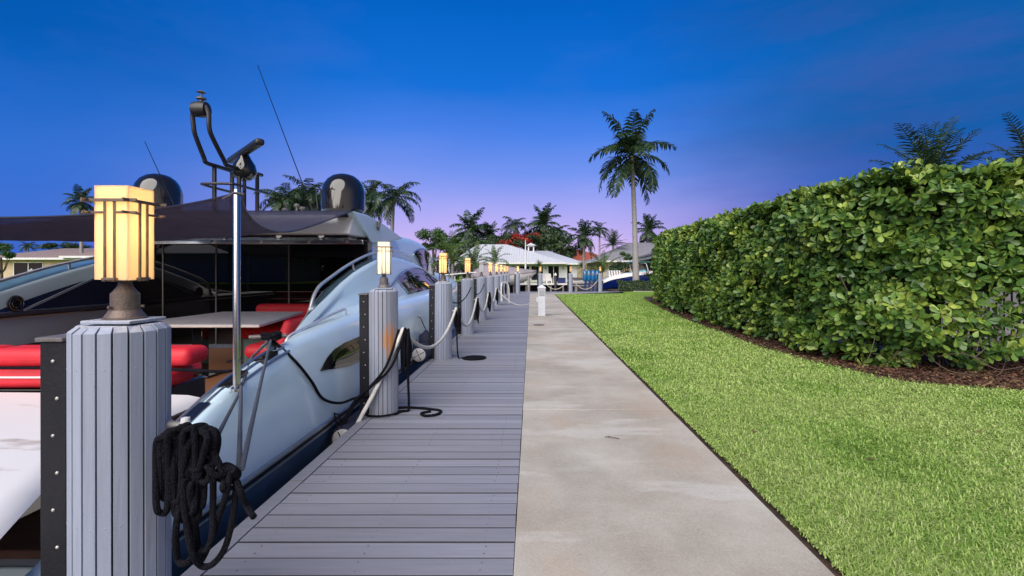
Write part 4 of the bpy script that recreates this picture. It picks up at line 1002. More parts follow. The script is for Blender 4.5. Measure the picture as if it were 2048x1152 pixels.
# radar arch
mb = MB()
TR = [(-4.92, 9.0, 3.20), (-4.92, 8.4, 3.18), (-4.92, 7.98, 3.16), (-4.92, 7.9, 3.22), (-4.92, 7.6, 3.52), (-4.92, 7.53, 3.66), (-4.92, 7.52, 3.84), (-4.97, 7.52, 3.97)]
TL = [(-5.22, 8.84, 3.20), (-5.22, 8.2, 3.19), (-5.22, 7.92, 3.19), (-5.22, 7.86, 3.26), (-5.22, 7.66, 3.56), (-5.22, 7.62, 3.7), (-5.22, 7.6, 3.86), (-5.16, 7.56, 3.97)]
mb.tube(spline(TR, 4), .034, 9); mb.tube(spline(TL, 4), .034, 9)
mb.lathe([(.0, -.12), (.11, -.10), (.125, 0), (.11, .1), (0, .12)], 18, (-5.07, 7.56, 3.93), 0, Matrix.Rotation(PI / 2, 3, 'Y'))
for x, y, z in ((-4.92, 8.85, 3.19), (-4.92, 8.3, 3.18), (-5.22, 8.6, 3.19), (-5.22, 8.12, 3.19)): mb.tube([(x, y, z), (x, y, 2.38)], .034, 8)
for z in (2.86,):
    mb.tube(spline([(-4.80, 9.0, z), (-4.80, 8.1, z), (-4.9, 7.95, z), (-5.25, 7.95, z), (-5.36, 8.1, z), (-5.36, 9.0, z)], 5), .022, 8)
ra = mb.build('radar_arch', M['black'], ya, world=True)
mb = MB(); mb.lathe([(.03, 0), (.03, .06), (.07, .065), (.07, .085), (.015, .09), (.015, .16), (.065, .17), (.03, .195), (0, .2)], 16, (-5.06, 7.56, 4.02)); mb.build('masthead_light', M['bronze_grey'], ra)
mb = MB(); mb.lathe([(.09, 3.0), (.17, 3.06), (.2, 3.14), (.17, 3.26), (.11, 3.36), (.07, 3.44)], 18, (-4.90, 8.42, 0)); mb.lathe([(.03, 2.38), (.03, 3.05)], 8, (-4.90, 8.42, 0))
rs = mb.build('radar_pedestal', M['black_gloss'], ya, world=True)
mb = MB(); a, b = Vector((-4.22, 7.68, 3.47)), Vector((-5.52, 9.05, 3.47)); mb.bar(a, b, .14, .11); mb.build('radar_scanner', M['black'], rs, bevel=.045, seg=4)

# ------------------------------------------------------------------ cockpit furniture
tb = thing('cockpit_table', 'long pale table top on dark legs in front of the black glass doors', 'table', (-4.4, 7.2, .05))
mb = MB(); mb.prism([(-5.2, 6.2), (-3.42, 6.2), (-3.78, 8.2), (-5.12, 8.2)], 2, .735, .775); mb.build('table_top', M['table'], tb, world=True, bevel=.01)
for y in (6.6, 7.7):
    mb = MB(); mb.box(-4.5, -4.36, y - .07, y + .07, .05, .735); mb.box(-4.65, -4.2, y - .2, y + .2, .05, .08); mb.build('leg', M['black_gloss'], tb, world=True, bevel=.008)
sf = thing('aft_sofa', 'long red leather sofa on a black base across the stern of the yacht', 'sofa', (-5, 4.1, .05))
mb = MB(); mb.box(-7.3, -2.80, 3.76, 4.25, .05, .56); mb.build('base', M['black_gloss'], sf, world=True, bevel=.02)
mb = MB(); mb.box(-4.1, -2.58, 3.70, 3.98, .725, .862); mb.build('back_roll', M['red'], sf, world=True, bevel=.058, seg=5)
mb = MB(); mb.box(-7.35, -4.108, 3.70, 3.98, .725, .862); mb.build('back_roll', M['red'], sf, world=True, bevel=.058, seg=5)
mb = MB(); mb.box(-7.3, -2.70, 3.66, 3.98, .57, .715); mb.build('back_cushion', M['red'], sf, world=True, bevel=.05, seg=4)
mb = MB(); mb.box(-7.3, -2.86, 3.97, 4.32, .56, .68); mb.build('seat', M['red'], sf, world=True, bevel=.06, seg=5)
mb = MB(); mb.tube([(-7.3, 3.655, .66), (-2.7, 3.655, .66)], .008, 6); mb.build('piping', M['white'], sf, world=True)
so = thing('corner_sofa', 'red leather sofa on a teal base behind the pale table', 'sofa', (-3.8, 8, .05))
mb = MB(); mb.box(-4.3, -3.25, 7.35, 8.85, .06, .44); mb.build('base', M['teal'], so, world=True, bevel=.02)
mb = MB(); mb.box(-4.36, -3.2, 7.3, 8.7, .44, .62); mb.build('seat', M['red'], so, world=True, bevel=.07, seg=5)
mb = MB(); mb.box(-4.85, -3.2, 8.62, 8.86, .5, .87); mb.build('backrest', M['red'], so, world=True, bevel=.08, seg=5)
ch = thing('cockpit_chair', 'rounded red leather chair beside the sweeping side wing', 'chair', (-3.2, 6.2, .05))
mb = MB(); mb.lathe([(.10, .05), (.10, .08), (.05, .1), (.05, .38)], 16, (-3.22, 6.2, 0)); mb.build('pedestal', M['black_gloss'], ch, world=True)
mb = MB(); mb.box(-3.48, -3.02, 5.92, 6.55, .38, .56); mb.build('seat', M['red'], ch, world=True, bevel=.085, seg=5)
mb = MB(); mb.hexa([(-3.14, 5.95, .5), (-2.99, 5.95, .5), (-2.99, 6.55, .5), (-3.14, 6.55, .5), (-3.02, 6.0, .86), (-2.92, 6.0, .84), (-2.92, 6.5, .84), (-3.02, 6.5, .86)]); mb.build('backrest', M['red'], ch, world=True, bevel=.055, seg=5)

# ------------------------------------------------------------------ awning
aw = thing('sun_awning', 'taut black mesh awning stretched from the hardtop to a bright steel pole', 'awning', (-5.2, 5.5, 2))
A, B, C_, D_ = Vector((-1.90, 3.22, 1.965)), Vector((-3.0, 8.32, 2.47)), Vector((-7.4, 8.32, 2.47)), Vector((-8.5, 3.22, 1.965))
mb = MB(); U, Vn = 40, 26; rings = []
for j in range(Vn + 1):
    v = j / Vn; row = []
    for i in range(U + 1):
        u = i / U; R0 = A.lerp(B, v); L0 = D_.lerp(C_, v); p = R0.lerp(L0, u)
        e = 4 * u * (1 - u); g = 4 * v * (1 - v)
        p.y += 1.35 * e * (1 - v) ** 1.5
        p.x += (-.42 if u < .5 else .42) * g * abs(1 - 2 * u)
        p.z -= .02 * e * (1 - v) ** 1.2 + .30 * g * (1 - .35 * e) + .17 * e * g
        p.z += .012 * math.sin(u * 40 + v * 9) * g * (1 - e * .5)
        row.append(tuple(p))
    rings.append(row)
mb.loft(rings); mb.build('canopy', M['awning'], aw, world=True, solid=.004)
mb = MB(); mb.tube([rings[j][0] for j in range(Vn + 1)], .008, 6); mb.tube(rings[0], .008, 6); mb.build('edge_cord', M['black'], aw, world=True)
for x in (-1.90, -8.5):
    mb = MB(); mb.lathe([(.034, .67), (.034, .69), (.0225, .70), (.0225, 1.96), (.018, 1.97), (.018, 1.98), (0, 1.985)], 18, (x - .012, 3.2, 0)); pl = mb.build('pole', M['tube'], aw, world=True)
    mb = MB(); mb.tube([(x - .05, 3.2, 1.95), (x - .01, 3.165, 1.955), (x + .03, 3.2, 1.95), (x - .01, 3.235, 1.945)], .006, 6, closed=True); mb.tube([(x - .14, 3.26, 1.93), (x - .03, 3.2, 1.955)], .005, 6); mb.build('lashing', M['bronze_grey'], pl)

# ------------------------------------------------------------------ lines from boat to posts, fenders
bl = Vector((-2.10, 3.98, .90))
mb = MB(); k0 = W(478, 938, 1.72)
mb.tube([k0, k0.lerp(Vector((-1.93, 3.28, .70)), .5) + Vector((0, 0, -.004)), (-1.93, 3.28, .70)], .0095, 8)
mb.tube([k0 + Vector((.01, 0, 0)), k0.lerp(bl, .5) + Vector((0, 0, -.006)), bl], .0095, 8)
mb.tube([W(425, 892, 1.76), W(452, 838, 2.4) , W(478, 788, 3.2), (-2.1, 3.7, .80), bl], .0095, 8)
tag(mb.build('stern_line', M['rope_grey']), 'grey rope forked from the black knot up to the yacht gunwale', 'rope')
mb = MB(); P = [W(-60, 736, 3.62), W(80, 736, 3.62), W(345, 739, 3.6), W(470, 741, 3.65), W(545, 706, 3.9), bl]
mb.tube(spline(P, 6), .012, 8)
for k in range(4): a = k * 1.1; mb.tube([bl + Vector((.07 * math.cos(a + t), .06 * math.sin(a + t), .01 + .012 * math.sin(t * 2) + .01 * k)) for t in [q * .7 for q in range(9)]], .012, 7, closed=True)
tag(mb.build('cross_line', M['rope_black']), 'black line stretched across the red sofa to a bundle on the yacht gunwale', 'rope')
mb = MB(); P = [bl, W(585, 722, 4.0), W(606, 762, 4.2), W(640, 797, 4.4), W(680, 806, 4.6), W(714, 795, 4.85), Vector((-1.62, 5.0, .18))]
P[2].x = max(P[2].x, hx(P[2].y, P[2].z) + .02); P[3].x = max(P[3].x, hx(P[3].y, P[3].z) + .02); P[1].x = max(P[1].x, hx(P[1].y, P[1].z) + .02)
mb.tube(spline(P, 8), .0125, 8); tag(mb.build('slack_rope', M['rope_black']), 'black rope sagging down the hull from the gunwale bundle to the orange marked post', 'rope')
q = Matrix.Rotation(-PI / 2, 3, 'X')
def fender(c, r, L, lab, ball=False):
    t = thing('fender', lab, 'fender', c, 0, 'fenders between the hull and the boardwalk')
    mb = MB(); mb.lathe([(r * .80, 0), (r * .95, .012), (r, .05), (r, L - .08), (r * .8, L), (0, L)], 28, (0, 0, 0), 0, q); mb.build('cover', M['fender'], t)
    mb = MB(); mb.lathe([(0, -.022), (r * .3, -.020), (r * .62, -.014), (r * .78, -.004), (r * .79, .01)], 28, (0, -.004, 0), 0, q); mb.build('end_cap', M['cap'], t)
    mb = MB()
    for a in (.5, 2.0): mb.bar((-.7 * r * math.cos(a), -.024, -.7 * r * math.sin(a)), (.7 * r * math.cos(a), -.024, .7 * r * math.sin(a)), .004, .008)
    mb.build('cap_cord', M['rope_black'], t)
    mb = MB()
    for dx in (-.02, .02): mb.tube([(dx, -.012, -.02), (dx - .07, .03, r + .1), (-.10, .05, .10 - c[2])], .008, 6)
    mb.build('lanyard', M['rope_black'], t)
fender((-1.765, 4.62, -.13), .125, 1.0, 'navy covered fender with white end low by the hose end near the orange marked post')
fender((-1.765, 7.75, .13), .135, .9, 'navy covered fender with white end beside the third post')
fender((-1.775, 9.3, .10), .13, .9, 'navy covered fender mostly hidden behind the third post')
bf = thing('ball_fender', 'round navy ball fender hanging above the white ended fender by the third post', 'fender', (-1.78, 8.35, .26), scale=.8)
mb = MB(); mb.lathe([(0, -.19), (.08, -.175), (.15, -.115), (.185, -.02), (.18, .06), (.13, .14), (.06, .19), (.035, .23), (0, .24)], 24); mb.build('ball', M['fender'], bf)
mb = MB(); mb.tube([(0, 0, .23), (-.12, 0, .5), (-.3, .02, .55)], .009, 6); mb.build('lanyard', M['rope_black'], bf)
# ================================================================== PALMS AND TREES
def frond(mb, az, el, L, droop, seed, n=22, ll=.34, hang=.35, wid=.03, fold=.25):
    R = random.Random(seed); side = Vector((-math.sin(az), math.cos(az), 0)); p = Vector((0, 0, 0)); e = el; pts = [p.copy()]; tans = []
    N = 14; bend = R.uniform(-.25, .25)
    for i in range(N):
        t = i / N; e = el - droop * t ** 1.25; a = az + bend * t
        d = Vector((math.cos(a) * math.cos(e), math.sin(a) * math.cos(e), math.sin(e))); tans.append(d); p = p + d * (L / N); pts.append(p.copy())
    mb.tube(pts, [.030 * (1 - .85 * i / N) * L / 2.6 + .002 for i in range(N + 1)], 4)
    for k in range(n):
        t = .10 + .89 * k / (n - 1); i = min(N - 1, int(t * N)); q = pts[i].lerp(pts[i + 1], t * N - i); d = tans[i]
        upv = side.cross(d).normalized() * -1
        ln = ll * L * (math.sin(PI * min(1, .16 + .80 * t)) ** .65) * R.uniform(.85, 1.1)
        for s in (-1, 1):
            if R.random() < .05: continue
            u = (side * s * R.uniform(.75, .95) + d * R.uniform(.35, .6) + upv * R.uniform(-fold, fold) + Vector((0, 0, -hang * R.uniform(.2, .8)))).normalized()
            m = q + u * ln * .55; tip = m + (u + Vector((0, 0, -hang * 1.6))).normalized() * ln * .45
            w = wid * L * (.55 + .45 * math.sin(PI * t)); wv = (d - u * d.dot(u)).normalized() * w
            mb.add([q - wv * .25, q + wv * .25, m + wv * .5, m - wv * .5, tip], [(0, 1, 2, 3), (3, 2, 4)])

def crown_mesh(kind, seed):
    R = random.Random(seed); mb = MB()
    if kind == 'royal': spec, n = [(82, .9), (56, 1.5), (34, 1.7), (12, 1.6), (-10, 1.35), (-46, .75)], 21
    elif kind == 'coconut': spec, n = [(75, 1.7), (50, 2.1), (25, 2.0), (0, 1.6), (-30, 1.0)], 20
    elif kind == 'date': spec, n = [(82, .5), (62, .7), (42, .85), (22, .9), (0, .8)], 34
    else: spec, n = [(82, .6), (68, 1.1), (54, 1.5), (38, 1.7), (18, 1.5)], 15
    for k in range(n):
        lv, dr = spec[int(k * len(spec) / n)]; az = k * 2.39996 + R.uniform(-.3, .3)
        hang = {'royal': .42, 'coconut': .6, 'date': .1, 'young': .2}[kind]
        frond(mb, az, math.radians(lv + R.uniform(-10, 10)), R.uniform(.85, 1.12), dr * R.uniform(.85, 1.15), seed * 100 + k, 32 if kind != 'date' else 24,
              {'royal': .29, 'coconut': .27, 'date': .20, 'young': .19}[kind], hang, {'royal': .040, 'coconut': .030, 'date': .022, 'young': .022}[kind])
    return mb
CR = {}
def palm(name, label, px, py, Y, rpx, kind, lean=0, group='palms round the canal', trunk=True, pale=False, ground=.1, tw=.16, base=None, sub=True):
    key = (kind, (len(CR) + int(px)) % 2, pale)
    c = base if base is not None else W(px, py, Y); r = rpx / F * Y * (1.22 if 40 < Y and base is None else 1)
    t = thing(name, label, 'palm tree', (c.x + lean, c.y, ground), 0, group)
    if trunk:
        mb = MB(); top = Vector((-lean, 0, c.z - ground)); k = 10; P = [Vector((-lean * (q / k) ** 1.5, 0, (c.z - ground) * q / k)) for q in range(k + 1)]
        mb.tube(P, [tw * (1.35 - .15 * min(1, q * 2.5 / k) * 2 - .35 * q / k) for q in range(k + 1)], 12); mb.build('trunk', M['bark'], t)
        if kind == 'royal': mb = MB(); mb.tube([top - Vector((0, 0, r * .38)), top - Vector((0, 0, r * .2)), top + Vector((0, 0, r * .05))], [tw * .62, tw * .72, tw * .4], 10); mb.build('crownshaft', M['shaft'], t)
    if key not in CR:
        CR[key] = crown_mesh(kind, 3 + len(CR)).build('crown', M['palm_pale' if pale else 'palm'], t); o = CR[key]
    else: o = CR[key].copy(); COL.objects.link(o); o.parent = t
    o.location = (-lean, 0, c.z - ground); o.scale = (r,) * 3; o.rotation_euler = (0, 0, RND.uniform(0, 6.28))
    return t

palm('royal_palm', 'tall lone royal palm with smooth pale trunk rising beside the blue boat', 1264, 312, 37, 98, 'royal', .3, tw=.21, ground=-.03)
# its trunk bulge is part of the taper above
palm('palm_tree', 'palm head poking above the black awning next to the large lantern', 163, 404, 46, 30, 'royal')
palm('palm_tree', 'bushy palm behind the yacht hardtop, between the radar arch and the long whip aerial', 570, 402, 40, 62, 'coconut')
palm('palm_tree', 'bushy palm behind the foot of the long whip aerial beside the black dome', 618, 398, 43, 52, 'coconut')
palm('palm_tree', 'dark palm half hidden behind the black satellite dome', 742, 402, 40, 48, 'royal')
palm('coconut_palm', 'tall coconut palm with long drooping fronds rising behind the yacht side fin', 787, 398, 34, 68, 'coconut', -.2)
palm('palm_tree', 'large pale fronded palm right behind the third boardwalk lantern', 905, 528, 47, 66, 'young', pale=True)
palm('palm_tree', 'tall dark palm above the roof of the white house, tallest over the boardwalk lanterns', 941, 462, 76, 42, 'royal')
palm('palm_tree', 'low palm with arching fronds beside the metal roof end, above the fourth lantern', 948, 528, 50, 48, 'young', pale=True)
palm('palm_tree', 'dark palm next to the tallest palm over the metal roof', 976, 478, 78, 34, 'royal')
palm('palm_tree', 'small upright palm in front of the metal roof, above the covered boat', 990, 524, 50, 34, 'young', pale=True)
palm('palm_tree', 'slim palm with bare trunk above the roof vent turret and red blossoms', 1028, 452, 80, 28, 'coconut')
palm('palm_tree', 'broad dark palm rising behind the red flowering tree', 1086, 452, 80, 42, 'royal')
palm('palm_tree', 'dark palm leaning beside the broad one over the white house', 1110, 470, 82, 32, 'coconut')
palm('palm_tree', 'drooping palm with bare trunk in front of the red tiled roof', 1168, 476, 52, 34, 'royal')
palm('palm_tree', 'thin distant palm with tall trunk above the grey tiled roof end', 1199, 459, 72, 22, 'coconut')
palm('date_palm', 'spiky round headed palm behind the slope of the grey tiled roof', 1226, 490, 64, 28, 'date')
palm('palm_tree', 'arching palm standing behind the blue outboard engines', 1203, 545, 46, 46, 'young', pale=True)
palm('palm_tree', 'dark palm above the grey roof ridge behind the lone royal palm', 1297, 462, 70, 32, 'royal')
palm('palm_tree', 'tiny palm in front of the white house dark windows', 1078, 532, 56, 11, 'date', pale=True, tw=.06)
palm('palm_tree', 'tiny palm at the corner of the white house', 1163, 534, 57, 12, 'date', pale=True, tw=.06)
palm('palm_tree', 'tiny distant palm above the cream house roof', 56, 492, 75, 14, 'coconut')
palm('garden_palm', 'feathery palm rising just behind the tall hedge', 1862, 372, 13.2, 140, 'date', pale=False, tw=.12, ground=-.03, group='palms behind the hedge')
palm('garden_palm', 'feathery palm behind the hedge cut by the picture edge', 2066, 360, 13.6, 130, 'date', pale=False, tw=.12, ground=-.03, group='palms behind the hedge')
palm('shrub_palm', 'low arching palm shrub between the royal palm trunk and the tall hedge', 1296, 556, 39.2, 22, 'young', trunk=False, ground=-.03)

def tree_cloud(n, lobes, size, seed):
    R = np.random.default_rng(seed); k = len(lobes); L = np.array(lobes); idx = R.integers(0, k, n)
    d = R.normal(0, 1, (n, 3)); d /= np.linalg.norm(d, axis=1)[:, None]; rr = R.random(n) ** .45
    pts = L[idx, :3] + d * L[idx, 3:4] * rr[:, None] * np.array([1, 1, .78]) + R.normal(0, .03, (n, 3))
    return leaf_cloud(n, pts, d + np.array([0, 0, .4]), size, .62)
TRE = {}
def tree(label, px, py, Y, rpx, m='leaf', kind='round', name='leafy_tree', flowers=False, ground=.1, squash=1.0, group='leafy trees round the canal', base=None):
    c = base if base is not None else W(px, py, Y); r = rpx / F * Y
    t = thing(name, label, 'tree', (c.x, c.y, ground), 0, group)
    key = (m, int(px) % 2, flowers)
    if key not in TRE:
        R = random.Random(len(TRE) + 4); lobes = [(0, 0, .1, .55)]
        for k in range(9): a = k * 2.4; q = R.uniform(.45, .8); lobes.append((q * math.cos(a), q * math.sin(a), R.uniform(-.45, .55), R.uniform(.22, .42)))
        V, Q = tree_cloud(3600, lobes, (.07, .15), len(TRE) + 9); o = npmesh('crown', V, Q, M[m], t)
        if flowers:
            V, Q = tree_cloud(3000, [(x, y, z + .16, s * 1.02) for x, y, z, s in lobes], (.07, .13), 77); fl = npmesh('blossom', V, Q, M['flower'], t); TRE[key] = (o, fl)
        else: TRE[key] = (o,)
        os_ = TRE[key]
    else:
        os_ = [q.copy() for q in TRE[key]]
        for q in os_: COL.objects.link(q); q.parent = t
    for o in os_: o.location = (0, 0, c.z - ground); o.scale = (r, r, r * squash); o.rotation_euler = (0, 0, RND.uniform(0, 6))
    mb = MB(); h = c.z - ground; R = random.Random(int(px))
    mb.tube([(0, 0, 0), (.05 * r, 0, h * .3), (0, 0, h * .8)], [.11 * r, .085 * r, .06 * r], 9)
    for k in range(5):
        a = k * 1.3; mb.tube([(0, 0, h * .35), (.25 * r * math.cos(a), .25 * r * math.sin(a), h * .35 + .4 * r), (.6 * r * math.cos(a), .6 * r * math.sin(a), max(h * .6, h - .1 * r))], [.05 * r, .035 * r, .012 * r], 6)
    mb.build('trunk', M['bark_dark'], t)
    return t
tree('bright green tree behind the yacht bow side, at the foot of the palms', 866, 480, 53, 34, 'leaf_lime')
tree('dark round tree closing the gap behind the third lantern', 902, 490, 62, 36)
tree('dark tree behind the low palm with arching fronds', 958, 496, 70, 34)
tree('dark tree over the roof ridge of the white house', 1002, 486, 76, 32)
tree('dark leafy tree under the broad palm behind the red blossoms', 1072, 486, 84, 38)
tree('tall dark leafy tree over the end of the metal roof', 1110, 492, 76, 40, squash=1.2)
tree('dark leafy tree to the side of the red tiled roof', 1132, 505, 82, 26)
tree('red flowering tree behind the roof vent turret', 1040, 487, 74, 44, 'leaf', flowers=True, name='flame_tree', squash=.62)
tree('rounded tree behind the grey tiled roof by the tall hedge top', 1322, 484, 68, 28)
tree('small green tree in front of the grey tiled roof, beside the royal palm trunk', 1254, 512, 52, 14, 'leaf_lime')
tree('shrubby tree behind the blue boat under the grey tiled roof', 1240, 538, 50, 22)
tree('leafy tree at the end of the cream house', 2, 500, 40, 28, 'leaf_lime')
tree('spreading olive tree behind the ridge of the cream house', 132, 500, 60, 44, squash=.45)
tree('dark tree behind the yacht hardtop next to the coconut palm', 700, 455, 48, 52)
tree('dark tree behind the yacht aerials', 596, 425, 52, 62)
tree('dark undergrowth tree at the foot of the palms behind the third lantern', 880, 540, 56, 30)
tree('dark undergrowth tree behind the fourth lantern', 930, 545, 58, 30)

# ================================================================== HOUSES
def hip_roof(mb, x0, x1, y0, y1, z0, z1, rx0, rx1, mf=0, ms=1, th=.18):
    ym = (y0 + y1) / 2; A = [(x0, y0, z0), (x1, y0, z0), (x1, y1, z0), (x0, y1, z0), (rx0, ym, z1), (rx1, ym, z1)]
    mb.add(A, [(0, 1, 5, 4), (2, 3, 4, 5)], mf); mb.add(A, [(1, 2, 5), (3, 0, 4)], ms)
    mb.add([(x0, y0, z0 - th), (x1, y0, z0 - th), (x1, y1, z0 - th), (x0, y1, z0 - th)] + A[:4], [(3, 2, 1, 0), (0, 1, 5, 4), (1, 2, 6, 5), (2, 3, 7, 6), (3, 0, 4, 7)], 2)
def window(parent, x0, x1, z0, z1, y, mull=1, fm='trim', name='window'):
    mb = MB(); w = .07
    mb.box(x0 - w, x1 + w, y - .05, y - .002, z0 - w, z0); mb.box(x0 - w, x1 + w, y - .05, y - .002, z1, z1 + w); mb.box(x0 - w, x0, y - .05, y - .002, z0, z1); mb.box(x1, x1 + w, y - .05, y - .002, z0, z1)
    for k in range(mull): x = lerp(x0, x1, (k + 1) / (mull + 1)); mb.box(x - .035, x + .035, y - .045, y - .002, z0, z1)
    f = mb.build(name, M[fm], parent, world=True)
    mb = MB(); mb.box(x0, x1, y - .02, y - .004, z0, z1); mb.build('pane', M['pane'], f); return f
# white house with standing seam roof across the canal head
hs = thing('white_house', 'low white house with pale standing seam metal roof and vent turret across the canal', 'house', (-1, 62, .1))
mb = MB(); mb.box(-8.5, 5.6, 60, 72, .1, 2.45); mb.build('wall', M['wall_white'], hs, world=True)
mb = MB(); hip_roof(mb, -9.6, 4.2, 58.6, 71, 2.47, 4.95, -7.0, -3.2)
for k in range(46):
    x = -9.3 + k * .3; t = min(1, max(0, (x + 9.6) / 2.6)) if x < -7.0 else min(1, max(0, (4.2 - x) / 7.4)) if x > -3.2 else 1
    if t > .05: mb.bar((x, 58.6, 2.50), (x, 58.6 + 6.2 * t, 2.50 + 2.48 * t), .03, .05, 1)
mb.build('roof', [M['roof_metal'], M['roof_metal_side'], M['trim']], hs, world=True)
mb = MB(); hip_roof(mb, -2.0, 6.6, 59.2, 70, 2.40, 4.1, -1.2, 2.2); mb.build('wing_roof', [M['roof_metal'], M['roof_metal_side'], M['trim']], hs, world=True)
mb = MB(); mb.box(-.42, .42, 64.2, 65, 3.5, 4.75); tu = mb.build('vent_turret', M['trim'], hs, world=True, bevel=.02)
mb = MB(); mb.add([(-.68, 63.95, 4.76), (.68, 63.95, 4.76), (.68, 65.25, 4.76), (-.68, 65.25, 4.76), (0, 64.6, 5.15)], [(3, 2, 1, 0), (0, 1, 4), (1, 2, 4), (2, 3, 4), (3, 0, 4)]); mb.build('turret_roof', M['roof_metal'], tu)
mb = MB(); mb.box(-.25, .25, 64.18, 64.2, 4.05, 4.6); mb.build('vent', M['pane'], tu)
for a, b, z0, z1, m in ((-5.2, -3.9, .5, 2.0, 1), (-3.5, -2.0, .4, 2.05, 1), (-1.65, -.2, .4, 2.05, 0), (.05, 1.45, .35, 2.05, 0), (2.1, 3.4, .15, 2.05, 1), (4.4, 4.75, .6, 2.1, 0)): window(hs, a, b, z0, z1, 60, m)
for x in (1.78, 3.9): mb = MB(); mb.box(x - .06, x + .06, 59.86, 59.99, 1.65, 1.95); mb.build('wall_lamp', M['bronze_grey'], hs, world=True)
# red roofed house behind
h2 = thing('red_roof_house', 'house with orange red tiled roof beyond the white house', 'house', (9, 84, .1))
mb = MB(); mb.box(3, 13, 80, 90, .1, 3.1); mb.build('wall', M['wall_cream'], h2, world=True)
mb = MB(); hip_roof(mb, 2, 14.2, 79, 91, 3.1, 5.1, 5.2, 8.4); mb.build('roof', [M['roof_red'], M['roof_red'], M['trim']], h2, world=True)
# grey tiled house
h3 = thing('grey_roof_house', 'house with wide grey tiled hip roof behind the blue boat', 'house', (14, 66, .1))
mb = MB(); mb.box(8.4, 30, 60, 74, .1, 2.7); mb.build('wall', M['wall_cream'], h3, world=True)
mb = MB(); hip_roof(mb, 7.6, 31, 59, 75, 2.7, 5.3, 13.2, 26); mb.build('roof', [M['roof_grey'], M['roof_grey'], M['trim']], h3, world=True)
window(h3, 9.5, 11.0, .9, 2.1, 60, 1); window(h3, 12.2, 13.6, .9, 2.1, 60, 1)
# nearer house on the lawn side: long eave running towards the hedge, stone wall
h4 = thing('stone_house', 'stone walled house with pale fascia and dark tile edge beyond the tall hedge', 'house', (13, 48, 0))
mb = MB(); ev = [Vector((10.15, 37.0, 2.95)), Vector((12.6, 61, 2.95))]
for a, b in zip(ev, ev[1:]):
    mb.add([a, b, b + Vector((6, 0, 2.1)), a + Vector((6, 0, 2.1))], [(0, 1, 2, 3)], 0)
    mb.add([a + Vector((.02, 0, -.05)), b + Vector((.02, 0, -.05)), b + Vector((.02, 0, -.36)), a + Vector((.02, 0, -.36))], [(0, 1, 2, 3)], 1)
    mb.add([a + Vector((.02, 0, -.36)), b + Vector((.02, 0, -.36)), b + Vector((1, 0, -.36)), a + Vector((1, 0, -.36))], [(0, 1, 2, 3)], 1)
for k in range(70):
    p = ev[0].lerp(ev[1], k / 69); mb.lathe([(.11, -.10), (.11, .25)], 8, p + Vector((-.06, 0, -.0)), 2, Matrix.Rotation(PI / 2, 3, 'Y'))
mb.add([ev[0], ev[0] + Vector((6, 0, 2.1)), ev[0] + Vector((6, 0, -.36)), ev[0] + Vector((0, 0, -.36))], [(0, 1, 2, 3)], 1)
mb.build('roof', [M['roof_grey'], M['trim'], M['roof_grey']], h4, world=True)
mb = MB(); mb.prism([(10.75, 37.6), (13.2, 61), (17, 61), (17, 37.6)], 2, 0, 2.6); mb.build('wall', M['wall_stone'], h4, world=True)
mb = MB(); mb.box(10.05, 10.55, 37.2, 37.75, 0, 2.62); mb.build('column', M['wall_stone'], h4, world=True, bevel=.02)
for y in (41, 45.5):
    xw = 10.75 + (y - 37.6) * (2.45 / 23.4); mb = MB(); mb.hexa([(xw - .03, y, .9), (xw + .17, y + 1.8, .9), (xw + .27, y + 1.8, .9), (xw + .07, y, .9), (xw - .03, y, 2.2), (xw + .17, y + 1.8, 2.2), (xw + .27, y + 1.8, 2.2), (xw + .07, y, 2.2)]); mb.build('window', M['pane'], h4, world=True)
# cream house across the water beyond the yacht's far side
h5 = thing('cream_house', 'cream house with terracotta tile roof across the water beyond the yacht', 'house', (-44, 46, .1))
mb = MB(); mb.box(-49.5, -30, 45, 56, .1, 2.65); mb.build('wall', M['wall_cream'], h5, world=True)
mb = MB(); hip_roof(mb, -50, -40.5, 44.2, 56, 2.65, 3.75, -47.6, -43); hip_roof(mb, -42, -28, 43.8, 57, 2.8, 4.2, -38, -31); mb.build('roof', [M['roof_terra'], M['roof_terra'], M['trim']], h5, world=True)
for a, b, z0, z1, m in ((-47.2, -44.6, .5, 2.2, 1), (-41.6, -40.0, 1.05, 2.2, 1), (-39.6, -38.2, 1.05, 2.2, 1), (-36, -34, 1.05, 2.2, 1)): window(h5, a, b, z0, z1, 45, m)
mb = MB(); mb.box(-44.4, -41.7, 44.93, 44.998, 1.3, 1.42); mb.build('wall_band', M['roof_grey'], h5, world=True)
for a, b, y in ((-36.02, -36.0, 24),):
    mb = MB(); mb.box(-36.1, -35.8, 24, 53, -2, .2); tag(mb.build('seawall', M['seawall']), 'low dark seawall in front of the cream house', 'seawall')
mb = MB(); mb.box(-120, 60, 52.8, 53.1, -2, .18); tag(mb.build('seawall', M['seawall']), 'long dark seawall along the far end of the canal', 'seawall')
ld = thing('garden_lamp', 'small white globe garden lamp in front of the cream house', 'lamp', (-43.0, 42.4, .1))
mb = MB(); mb.lathe([(.06, 0), (.04, .9), (.1, .95)], 10); mb.build('post', M['trim'], ld)
mb = MB(); mb.lathe([(.05, .95), (.2, 1.1), (.22, 1.25), (.12, 1.45), (.03, 1.55), (0, 1.6)], 14); mb.build('globe', M['lamp_off'], ld)

